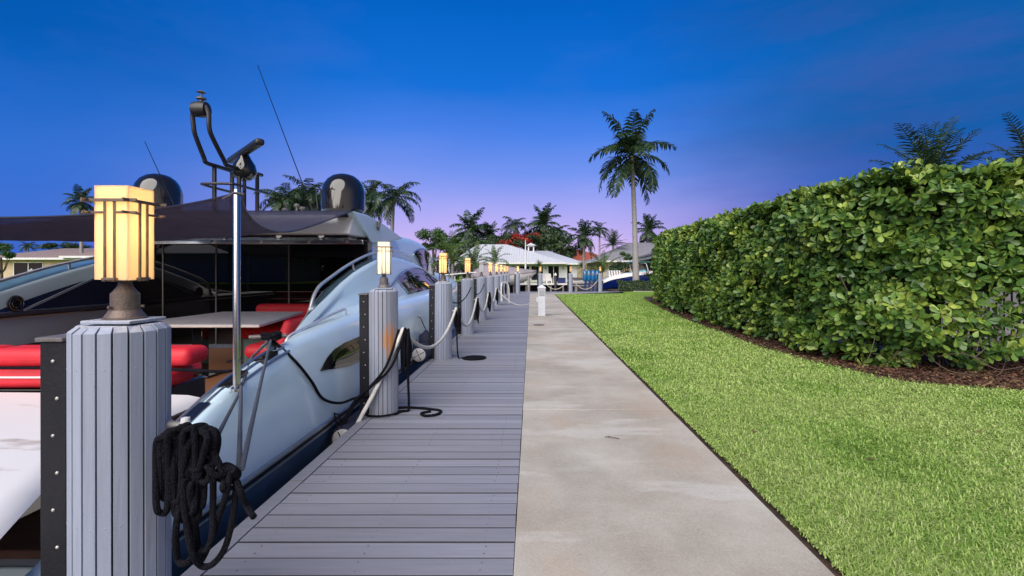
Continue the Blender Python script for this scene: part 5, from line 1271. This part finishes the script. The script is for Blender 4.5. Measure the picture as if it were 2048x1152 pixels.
# behind the camera, mirrored in the yacht's doors
h6 = thing('pale_roof_house', 'white house with pale hip roof mirrored in the black glass doors', 'house', (-38, -40, .1))
mb = MB(); mb.box(-45, -30, -52, -42, .1, 3.6); mb.build('wall', M['wall_white'], h6, world=True)
mb = MB(); hip_roof(mb, -46, -29, -53, -41, 3.6, 7.2, -40, -35); mb.build('roof', [M['roof_metal'], M['roof_metal_side'], M['trim']], h6, world=True)
n = 9000; xs = NR.uniform(-75, 40, n); zs = NR.random(n) * (7.5 + 2.5 * np.sin(xs * .35) + 1.5 * np.sin(xs * .9 + 1)); V, Q = leaf_cloud(n, np.stack([xs, NR.uniform(-62, -56, n), zs], 1), np.tile(np.array([[0, 1, .3]]), (n, 1)), (.9, 1.7), .7)
tag(npmesh('sky_block_leaves', V, Q, M['leaf']), kind='stuff')  # leaf mass added out of view to darken the mirrored low sky
for i, (x, y, r, z) in enumerate(((-52, -40, 5, 6), (-24, -40, 4.5, 5.5), (-14, -44, 6, 7), (-4, -42, 6, 6.5), (13, -44, 6, 6.5), (-60, -44, 6, 7))):  # dark trees added out of view to block low sky from the doors
    tree(('dark tree added beyond the stern to block sky mirrored beside the pale roof', 'dark tree added beyond the stern to block sky before the mirrored pale roof', 'dark tree added to block sky mirrored at the middle of the glass doors', 'dark tree added out of view far behind the boardwalk start, blocking sky', 'dark tree added out of view far behind the lawn, blocking sky', 'dark tree added out of view far astern of the yacht, blocking sky')[i], 0 + i, 0, 30, r / 30 * F, base=Vector((x, y, z)), group='trees added out of view to darken the door reflections')
for i, (x, y, z) in enumerate(((-33, -36, 7.5), (-42, -37, 9), (-20, -36, 8))):
    palm('palm_tree', ('palm in front of the mirrored pale roof', 'taller palm mirrored beside the pale roof', 'palm mirrored at the end of the glass doors')[i], i, 0, 30, 2.6 / 30 * F, 'royal', base=Vector((x, y, z)), group='palms astern of the yacht')

# ================================================================== FAR PIER AND BOATS
pr = thing('far_pier', 'white decked timber pier in front of the white house', 'pier', (1, 54, -1))
mb = MB(); mb.box(-4.6, 4.9, 50.6, 52.7, .02, .18); mb.build('deck', M['white'], pr, world=True)
for k in range(8):
    mb = MB(); x = -4.3 + k * 1.27; mb.lathe([(.09, -2.2), (.09, .02)], 10, (x, 50.8, 0)); mb.build('pile', M['timber'], pr, world=True)
def fpost(x, y, h, lab):
    t = thing('mooring_pile', lab, 'pile', (x, y, -2), 0, 'dark mooring piles by the far pier'); mb = MB(); mb.lathe([(.13, 0), (.13, 2 + h), (.0, 2.05 + h)], 12); mb.build('shaft', M['pile'], t)
    mb = MB(); mb.lathe([(.15, 2.0 + h), (.15, 2.06 + h), (.04, 2.25 + h), (0, 2.27 + h)], 12); mb.build('cap', M['white'], t)
fpost(.95, 50.2, 1.0, 'dark mooring pile with white cap seen beside the lantern over the bollard'); fpost(2.5, 50.2, 1.0, 'dark mooring pile with white cap between two canal head lanterns')
bx = thing('deck_box', 'navy covered box standing on the far pier', 'box', (3.2, 51.6, .18)); mb = MB(); mb.box(-.4, .4, -.3, .3, 0, .5); mb.build('body', M['canvas_blue'], bx, bevel=.05); mb = MB(); mb.box(-.43, .43, -.33, .33, .5, .56); mb.build('lid', M['canvas_blue'], bx, bevel=.02)
def deck_chair(x, y, rz, lab):
    t = thing('deck_chair', lab, 'chair', (x, y, .18), rz, 'white chairs on the far pier')
    mb = MB(); mb.hexa([(-.3, -.3, .32), (.3, -.3, .32), (.3, .3, .24), (-.3, .3, .24), (-.3, -.3, .36), (.3, -.3, .36), (.3, .3, .28), (-.3, .3, .28)]); mb.build('seat', M['white'], t)
    mb = MB(); mb.hexa([(-.28, .25, .25), (.28, .25, .25), (.28, .3, .25), (-.28, .3, .25), (-.3, .5, 1.0), (.3, .5, 1.0), (.3, .55, 1.0), (-.3, .55, 1.0)]); mb.build('backrest', M['white'], t)
    for sx in (-1, 1):
        for yy in (-.27, .27): mb = MB(); mb.box(sx * .3 - .04, sx * .3 + .04, yy - .04, yy + .04, 0, .5); mb.build('leg', M['white'], t)
        mb = MB(); mb.box(sx * .34 - .07, sx * .34 + .07, -.35, .4, .5, .54); mb.build('armrest', M['white'], t)
deck_chair(2.0, 51.6, 2.7, 'white slatted chair on the far pier beside the pale folded one'); deck_chair(1.3, 51.7, 3.4, 'white chair on the far pier next to the lantern over the bollard'); deck_chair(4.2, 51.6, 3.1, 'white chair on the far pier past the navy box')
fp = thing('flagpole', 'white flagpole standing before the metal roofed house', 'flagpole', (-.62, 55.5, .1)); mb = MB(); mb.lathe([(.11, 0), (.10, 2.6), (.05, 4.6), (.05, 4.7), (0, 4.75)], 10); mb.build('pole', M['trim'], fp); mb = MB(); mb.lathe([(0, -.07), (.07, 0), (0, .07)], 10, (0, 0, 4.8)); mb.build('finial', M['trim'], fp)

def hull_mb(mb, L, B, z0, z1, zb, mi=0, flare=.3, ex=1.6):
    """x forward from stern (0) to bow (L); z0 keel, z1 sheer at stern, zb sheer at bow"""
    rings = []
    for t in (0, .15, .3, .45, .6, .72, .83, .92, 1.0):
        w = B / 2 * (1 if t < .5 else max(.015, (1 - ((t - .5) / .5) ** 2.2))); zs = lerp(z1, zb, t ** ex); k = z0 + (zs - z0) * .8 * max(0, (t - .6) / .4) ** 2; x = t * L
        half = [(0, k), (w * (1 - flare * .6), k + (zs - k) * .28), (w * (1 - flare * .25), k + (zs - k) * .62), (w, zs - .06), (w, zs)]
        rings.append([(x + (z - z0) * .0 , -a, z) for a, z in reversed(half)] + [(x, a, z) for a, z in half[1:]])
    mb.loft(rings, mi); mb.f.append(tuple(len(mb.v) - len(rings) * len(rings[0]) + i for i in range(len(rings[0])))); mb.m.append(mi); mb.s.append(False)
    dk = [(r[0][0], r[0][1], r[0][2] - .03) for r in rings] + [(r[-1][0], r[-1][1], r[-1][2] - .03) for r in reversed(rings)]
    mb.add(dk, [tuple(range(len(dk)))], mi)
cb = thing('covered_boat', 'white motor boat under a grey fitted cover on a lift behind the lantern row', 'boat', (-5.6, 47, -.2))
mb = MB(); hull_mb(mb, 6.1, 2.3, .3, 1.25, 1.72, 0, .55); mb.build('hull', M['white'], cb, bevel=0)
mb = MB(); rings = []
for t, zt_, w in ((0, 1.35, 1.12), (.04, 1.75, 1.1), (.12, 2.12, .95), (.25, 2.32, .85), (.40, 2.30, .85), (.60, 2.06, .86), (.8, 1.86, .62), (.93, 1.76, .3), (1.0, 1.74, .04)):
    zs = lerp(1.25, 1.72, t ** 1.6) - .16; B2 = 1.17 * (1 if t < .5 else max(.04, 1 - ((t - .5) / .5) ** 2.2)); rings.append([(t * 6.14, -B2, zs), (t * 6.14, -B2, zs + .2), (t * 6.14, -w * .55, lerp(zs + .2, zt_, .8)), (t * 6.14, 0, zt_), (t * 6.14, w * .55, lerp(zs + .2, zt_, .8)), (t * 6.14, B2, zs + .2), (t * 6.14, B2, zs)])
mb.loft(rings, caps=True); mb.build('cover', M['cover'], cb, auto=70)
lf = thing('boat_lift', 'dark timber boat lift cradle carrying the covered boat', 'boat lift', (-2.6, 47, -2))
for x in (-2.8, 2.4):
    for y in (-1.6, 1.6): mb = MB(); mb.lathe([(.13, 0), (.13, 3.0), (0, 3.05)], 12, (x, y, 0)); mb.build('pile', M['timber'], lf)
for x in (-1.8, 1.4): mb = MB(); mb.box(x - .1, x + .1, -1.5, 1.5, 1.75, 2.05); mb.build('cradle_beam', M['seawall'], lf)
bb = thing('blue_boat', 'deep blue sport fishing boat with white gunwale on a lift behind the royal palm', 'boat', (6.05, 42.5, -.35))
mb = MB(); hull_mb(mb, 7.4, 2.7, .1, .95, 1.95, 0, .5, .6); mb.build('hull', M['blue_hull'], bb)
mb = MB(); rings = []
for t in (0, .08, .16, .25, .35, .5, .65, .8, .92, 1.0):
    w = 1.36 * (1 if t < .5 else max(.03, 1 - ((t - .5) / .5) ** 2.2)); zs = lerp(.95, 1.95, t ** .6); h = interp(t, [(0, .05), (.1, .14), (.25, .22), (.5, .16), (1, .08)]); lo = interp(t, [(0, .16), (.12, .14), (.3, .10), (1, .04)])
    rings.append([(t * 7.4, -w - .02, zs - lo), (t * 7.4, -w - .03, zs + .02), (t * 7.4, -w + .1, zs + h), (t * 7.4, w - .1, zs + h), (t * 7.4, w + .03, zs + .02), (t * 7.4, w + .02, zs - lo)])
mb.loft(rings, caps=True); mb.build('gunwale', M['white'], bb, auto=60)
for k in range(5): mb = MB(); mb.hexa([(.55 + k * .22, -.9, 1.3), (.72 + k * .22, -.9, 1.3), (.72 + k * .22, .9, 1.3), (.55 + k * .22, .9, 1.3), (.50 + k * .22, -.9, 1.85), (.60 + k * .22, -.9, 1.85), (.60 + k * .22, .9, 1.85), (.50 + k * .22, .9, 1.85)]); mb.build('seat', M['white'], bb, bevel=.04)
mb = MB(); mb.hexa([(2.1, -.8, 1.45), (4.2, -.8, 1.55), (4.2, .8, 1.55), (2.1, .8, 1.45), (2.3, -.7, 1.65), (3.7, -.6, 1.95), (3.7, .6, 1.95), (2.3, .7, 1.65)]); mb.build('console', M['pale_blue'], bb, bevel=.06)
mb = MB(); mb.prism([(2.3, 2.5), (2.5, 2.62), (4.0, 2.62), (4.1, 2.55), (4.0, 2.5)], 1, -.95, .95); tt = mb.build('hard_top', M['umbrella'], bb, bevel=.03)
mb = MB()
for y in (-.8, .8):
    mb = MB(); mb.tube([(2.9, y, 1.4), (2.6, y, 2.46), (3.7, y, 2.46), (4.0, y, 1.4)], .04, 7); mb.build('top_frame', M['white'], tt)
mb = MB(); mb.hexa([(4.3, -.9, 1.6), (5.6, -.6, 1.7), (5.6, .6, 1.7), (4.3, .9, 1.6), (3.7, -.85, 2.45), (4.1, -.6, 2.45), (4.1, .6, 2.45), (3.7, .85, 2.45)]); mb.build('windscreen', M['pane'], bb)
for k in range(4):
    t = thing('outboard_engine', ('blue outboard engine hung outermost on the blue boat transom', 'blue outboard engine second from the lantern side on the transom', 'blue outboard engine third in the transom row', 'blue outboard engine closest to the blue hull in the transom row')[k], 'engine', (5.65 - .33 * k * 1.0, 42.0 + .18 * k, .55), 0, 'blue outboard engines')
    mb = MB(); mb.lathe([(.10, .0), (.17, .08), (.20, .25), (.21, .55), (.19, .78), (.13, .92), (.05, .97), (0, .98)], 16); mb.build('cowling', M['blue_engine'], t)
    mb = MB(); mb.hexa([(-.10, -.08, -.9), (.02, -.08, -.9), (.02, .08, -.9), (-.10, .08, -.9), (-.02, -.10, .1), (.16, -.10, .1), (.16, .10, .1), (-.02, .10, .1)]); mb.lathe([(.05, -1.05), (.085, -.98), (.085, -.9), (.03, -.84)], 10, (-.06, 0, 0)); mb.build('leg', M['engine_dark'], t, bevel=.02)
    mb = MB(); mb.lathe([(.215, .6), (.216, .7)], 16); mb.build('stripe', M['clear_trim'], t)
js = thing('jet_ski', 'white and black jet ski on a low lift beside the blue engines', 'jet ski', (3.75, 47.2, .1))
mb = MB(); hull_mb(mb, 2.5, .95, .05, .42, .55, 0, .5); mb.build('hull', M['white'], js)
mb = MB(); mb.hexa([(.2, -.2, .42), (1.5, -.22, .42), (1.5, .22, .42), (.2, .22, .42), (.25, -.14, .75), (1.35, -.14, .68), (1.35, .14, .68), (.25, .14, .75)]); mb.build('seat', M['black'], js, bevel=.06)
mb = MB(); mb.hexa([(1.4, -.3, .45), (2.2, -.16, .5), (2.2, .16, .5), (1.4, .3, .45), (1.45, -.16, .92), (1.75, -.1, .82), (1.75, .1, .82), (1.45, .16, .92)]); mb.tube([(1.45, -.35, .98), (1.5, 0, .92), (1.45, .35, .98)], .025, 7); mb.build('steering_column', M['white'], js, bevel=.04)
mb = MB(); mb.box(.2, 2.0, -.5, -.35, -.08, .04); mb.box(.2, 2.0, .35, .5, -.08, .04); mb.lathe([(.07, -2), (.07, -.08)], 9, (.6, -.4, 0)); mb.lathe([(.07, -2), (.07, -.08)], 9, (1.7, -.4, 0)); mb.build('lift', M['timber'], js)
# pilot boat with rails further up the canal, seen over the post tops
pb = thing('cabin_boat', 'pale blue grey cabin boat with white rails moored beyond the yacht bow', 'boat', (-10.2, 38, -1.15), -.1)
mb = MB(); hull_mb(mb, 6.8, 2.4, .0, 1.45, 1.9, 0, .45); mb.build('hull', M['hull'], pb)
mb = MB(); mb.hexa([(1.0, -.9, 1.4), (4.0, -.85, 1.5), (4.0, .85, 1.5), (1.0, .9, 1.4), (1.3, -.75, 2.2), (3.1, -.7, 2.2), (3.1, .7, 2.2), (1.3, .75, 2.2)]); ca = mb.build('cabin', M['hull'], pb, bevel=.08)
mb = MB(); mb.hexa([(1.5, -.93, 1.65), (3.5, -.9, 1.68), (3.5, -.8, 1.68), (1.5, -.8, 1.65), (1.55, -.84, 2.05), (3.05, -.8, 2.05), (3.05, -.7, 2.05), (1.55, -.7, 2.05)]); mb.build('side_window', M['pane'], ca)
mb = MB()
for y in (-1.1, 1.1):
    mb.tube([(.1, y, 2.2), (1.2, y, 2.25), (2.5, y, 2.2), (6.0, y * .4, 2.5)], .03, 7)
    for x in (.1, 1.2, 2.5, 4.2): mb.tube([(x, y * (1 if x < 4 else .75), 2.22), (x, y * (1 if x < 4 else .75), 1.5)], .025, 6)
mb.build('rail', M['white'], pb)
# rope swags between the canal head posts
for (a, b, lab) in ((cross[1], cross[2], 'pale rope swag between the canal head posts beside the bollard'), (cross[2], cross[3], 'pale rope swag between the jet ski post and the engine post')):
    mb = MB(); mb.tube(cat((a[0] + .15, a[1] - .05, .85), (b[0] - .15, b[1] - .05, .85), .68, 20), .02, 7); tag(mb.build('rope_swag', M['chain']), lab, 'rope', 'rope swags at the canal head')

# ================================================================== SKY, SUN, CAMERA
w = bpy.data.worlds.new('World'); sc.world = w; w.use_nodes = True; t = w.node_tree; t.nodes.clear()
class WN(NT):
    def __init__(s, t): s.t = t; s.out = s.n('ShaderNodeOutputWorld')
N = WN(t)
d = N.n('ShaderNodeTexCoord').outputs['Generated']
nv = N.n('ShaderNodeVectorMath', operation='NORMALIZE'); N.l(d, nv.inputs[0]); d = nv.outputs[0]
sx = N.n('ShaderNodeSeparateXYZ'); N.l(d, sx.inputs[0]); X, Y_, Z = sx.outputs
def s2l(r, g, b): return tuple((c / 255 / 12.92) if c / 255 <= .04045 else ((c / 255 + .055) / 1.055) ** 2.4 for c in (r, g, b))
nz = noise(N, d, 2.2, 5, .55, (1, 1, 4)); wob = math_(N, 'MULTIPLY', math_(N, 'SUBTRACT', nz, .5), .05)
zz = math_(N, 'ADD', Z, wob)
# elevation ramps: straight ahead and towards the darker side; ramp input = sin(elevation)
ahead = ramp(N, zz, [(0, s2l(224, 192, 236)), (.045, s2l(210, 186, 242)), (.09, s2l(188, 177, 246)), (.13, s2l(166, 169, 246)), (.195, s2l(116, 150, 242)), (.27, s2l(70, 130, 234)), (.345, s2l(18, 112, 216)), (.47, s2l(0, 98, 198)), (.75, s2l(10, 60, 140)), (1, s2l(10, 50, 115))])
side = ramp(N, zz, [(0, s2l(112, 104, 196)), (.08, s2l(86, 92, 192)), (.15, s2l(36, 92, 182)), (.22, s2l(2, 92, 168)), (.36, s2l(0, 92, 171)), (.5, s2l(0, 84, 160)), (1, s2l(10, 50, 115))])
f = N.n('ShaderNodeMapRange', interpolation_type='SMOOTHSTEP'); f.inputs[1].default_value = .12; f.inputs[2].default_value = .58; N.l(math_(N, 'ADD', X, math_(N, 'MULTIPLY', wob, 3)), f.inputs[0])
left = ramp(N, zz, [(0, s2l(56, 98, 196)), (.08, s2l(64, 112, 212)), (.17, s2l(48, 112, 211)), (.25, s2l(14, 102, 200)), (.336, s2l(0, 90, 180)), (.48, s2l(0, 84, 172)), (1, s2l(10, 50, 115))])
fl_ = N.n('ShaderNodeMapRange', interpolation_type='SMOOTHSTEP'); fl_.inputs[1].default_value = .22; fl_.inputs[2].default_value = .72; N.l(math_(N, 'MULTIPLY', X, -1), fl_.inputs[0])
c = mixc(N, f.outputs[0], mixc(N, fl_.outputs[0], ahead, left), side)
# thin dusk cloud low over the hedge side
cl = noise(N, d, 3.0, 7, .62, (1, 1, 5)); clf = math_(N, 'MULTIPLY', ramp(N, cl, [(.46, (0, 0, 0)), (.70, (1, 1, 1))]), math_(N, 'MULTIPLY', f.outputs[0], .5))
c = mixc(N, clf, c, s2l(62, 88, 172))
cl2 = noise(N, d, 1.7, 6, .6, (1, 1, 3)); c = mixc(N, math_(N, 'MULTIPLY', ramp(N, cl2, [(.5, (0, 0, 0)), (.72, (1, 1, 1))]), .10), c, s2l(120, 128, 215))
# warm afterglow where the sun went down, behind the viewer
g = N.n('ShaderNodeMapRange', interpolation_type='SMOOTHSTEP'); g.inputs[1].default_value = .05; g.inputs[2].default_value = .9; N.l(math_(N, 'MULTIPLY', Y_, -1), g.inputs[0])
glow = ramp(N, Z, [(0, (.70, .50, .42)), (.12, (.85, .66, .58)), (.35, (.62, .56, .62)), (.7, (.22, .32, .52)), (1, (.08, .18, .45))])
c = mixc(N, g.outputs[0], c, glow)
sk = N.n('ShaderNodeTexSky'); sk.sky_type = 'NISHITA'; sk.sun_disc = False; sk.sun_elevation = math.radians(4); sk.sun_rotation = math.radians(200)
bg1 = N.n('ShaderNodeBackground'); N.l(c, bg1.inputs[0]); bg1.inputs[1].default_value = .81
bg2 = N.n('ShaderNodeBackground'); N.l(sk.outputs[0], bg2.inputs[0]); bg2.inputs[1].default_value = .0012
ad = N.n('ShaderNodeAddShader'); N.l(bg1.outputs[0], ad.inputs[0]); N.l(bg2.outputs[0], ad.inputs[1]); N.l(ad.outputs[0], N.out.inputs[0])

sl_ = bpy.data.lights.new('low_sun_glow', 'SUN'); sl_.energy = 4.9; sl_.angle = math.radians(70); sl_.color = (1.0, .94, .87)
so_ = bpy.data.objects.new('low_sun_glow', sl_); COL.objects.link(so_)
so_.rotation_euler = Vector((-.24, -.72, .64)).to_track_quat('Z', 'Y').to_euler()

cam = bpy.data.cameras.new('camera'); co = bpy.data.objects.new('camera', cam); COL.objects.link(co)
co.location = (0, 0, EH); co.rotation_euler = (PI / 2, 0, 0); cam.sensor_width = 36; cam.lens = F / 2048 * 36
cam.shift_x = -(PX0 - 1024) / 2048; cam.shift_y = -(576 - PY0) / 2048; cam.clip_start = .05; cam.clip_end = 2000
sc.camera = co
sc.view_settings.view_transform = 'Standard'; sc.view_settings.look = 'None'; sc.view_settings.exposure = .3; sc.view_settings.gamma = 1
sc.render.engine = 'CYCLES'
cy = sc.cycles; cy.use_denoising = True; cy.max_bounces = 7; cy.diffuse_bounces = 3; cy.glossy_bounces = 4; cy.transmission_bounces = 4; cy.sample_clamp_indirect = 4; cy.caustics_reflective = False; cy.caustics_refractive = False
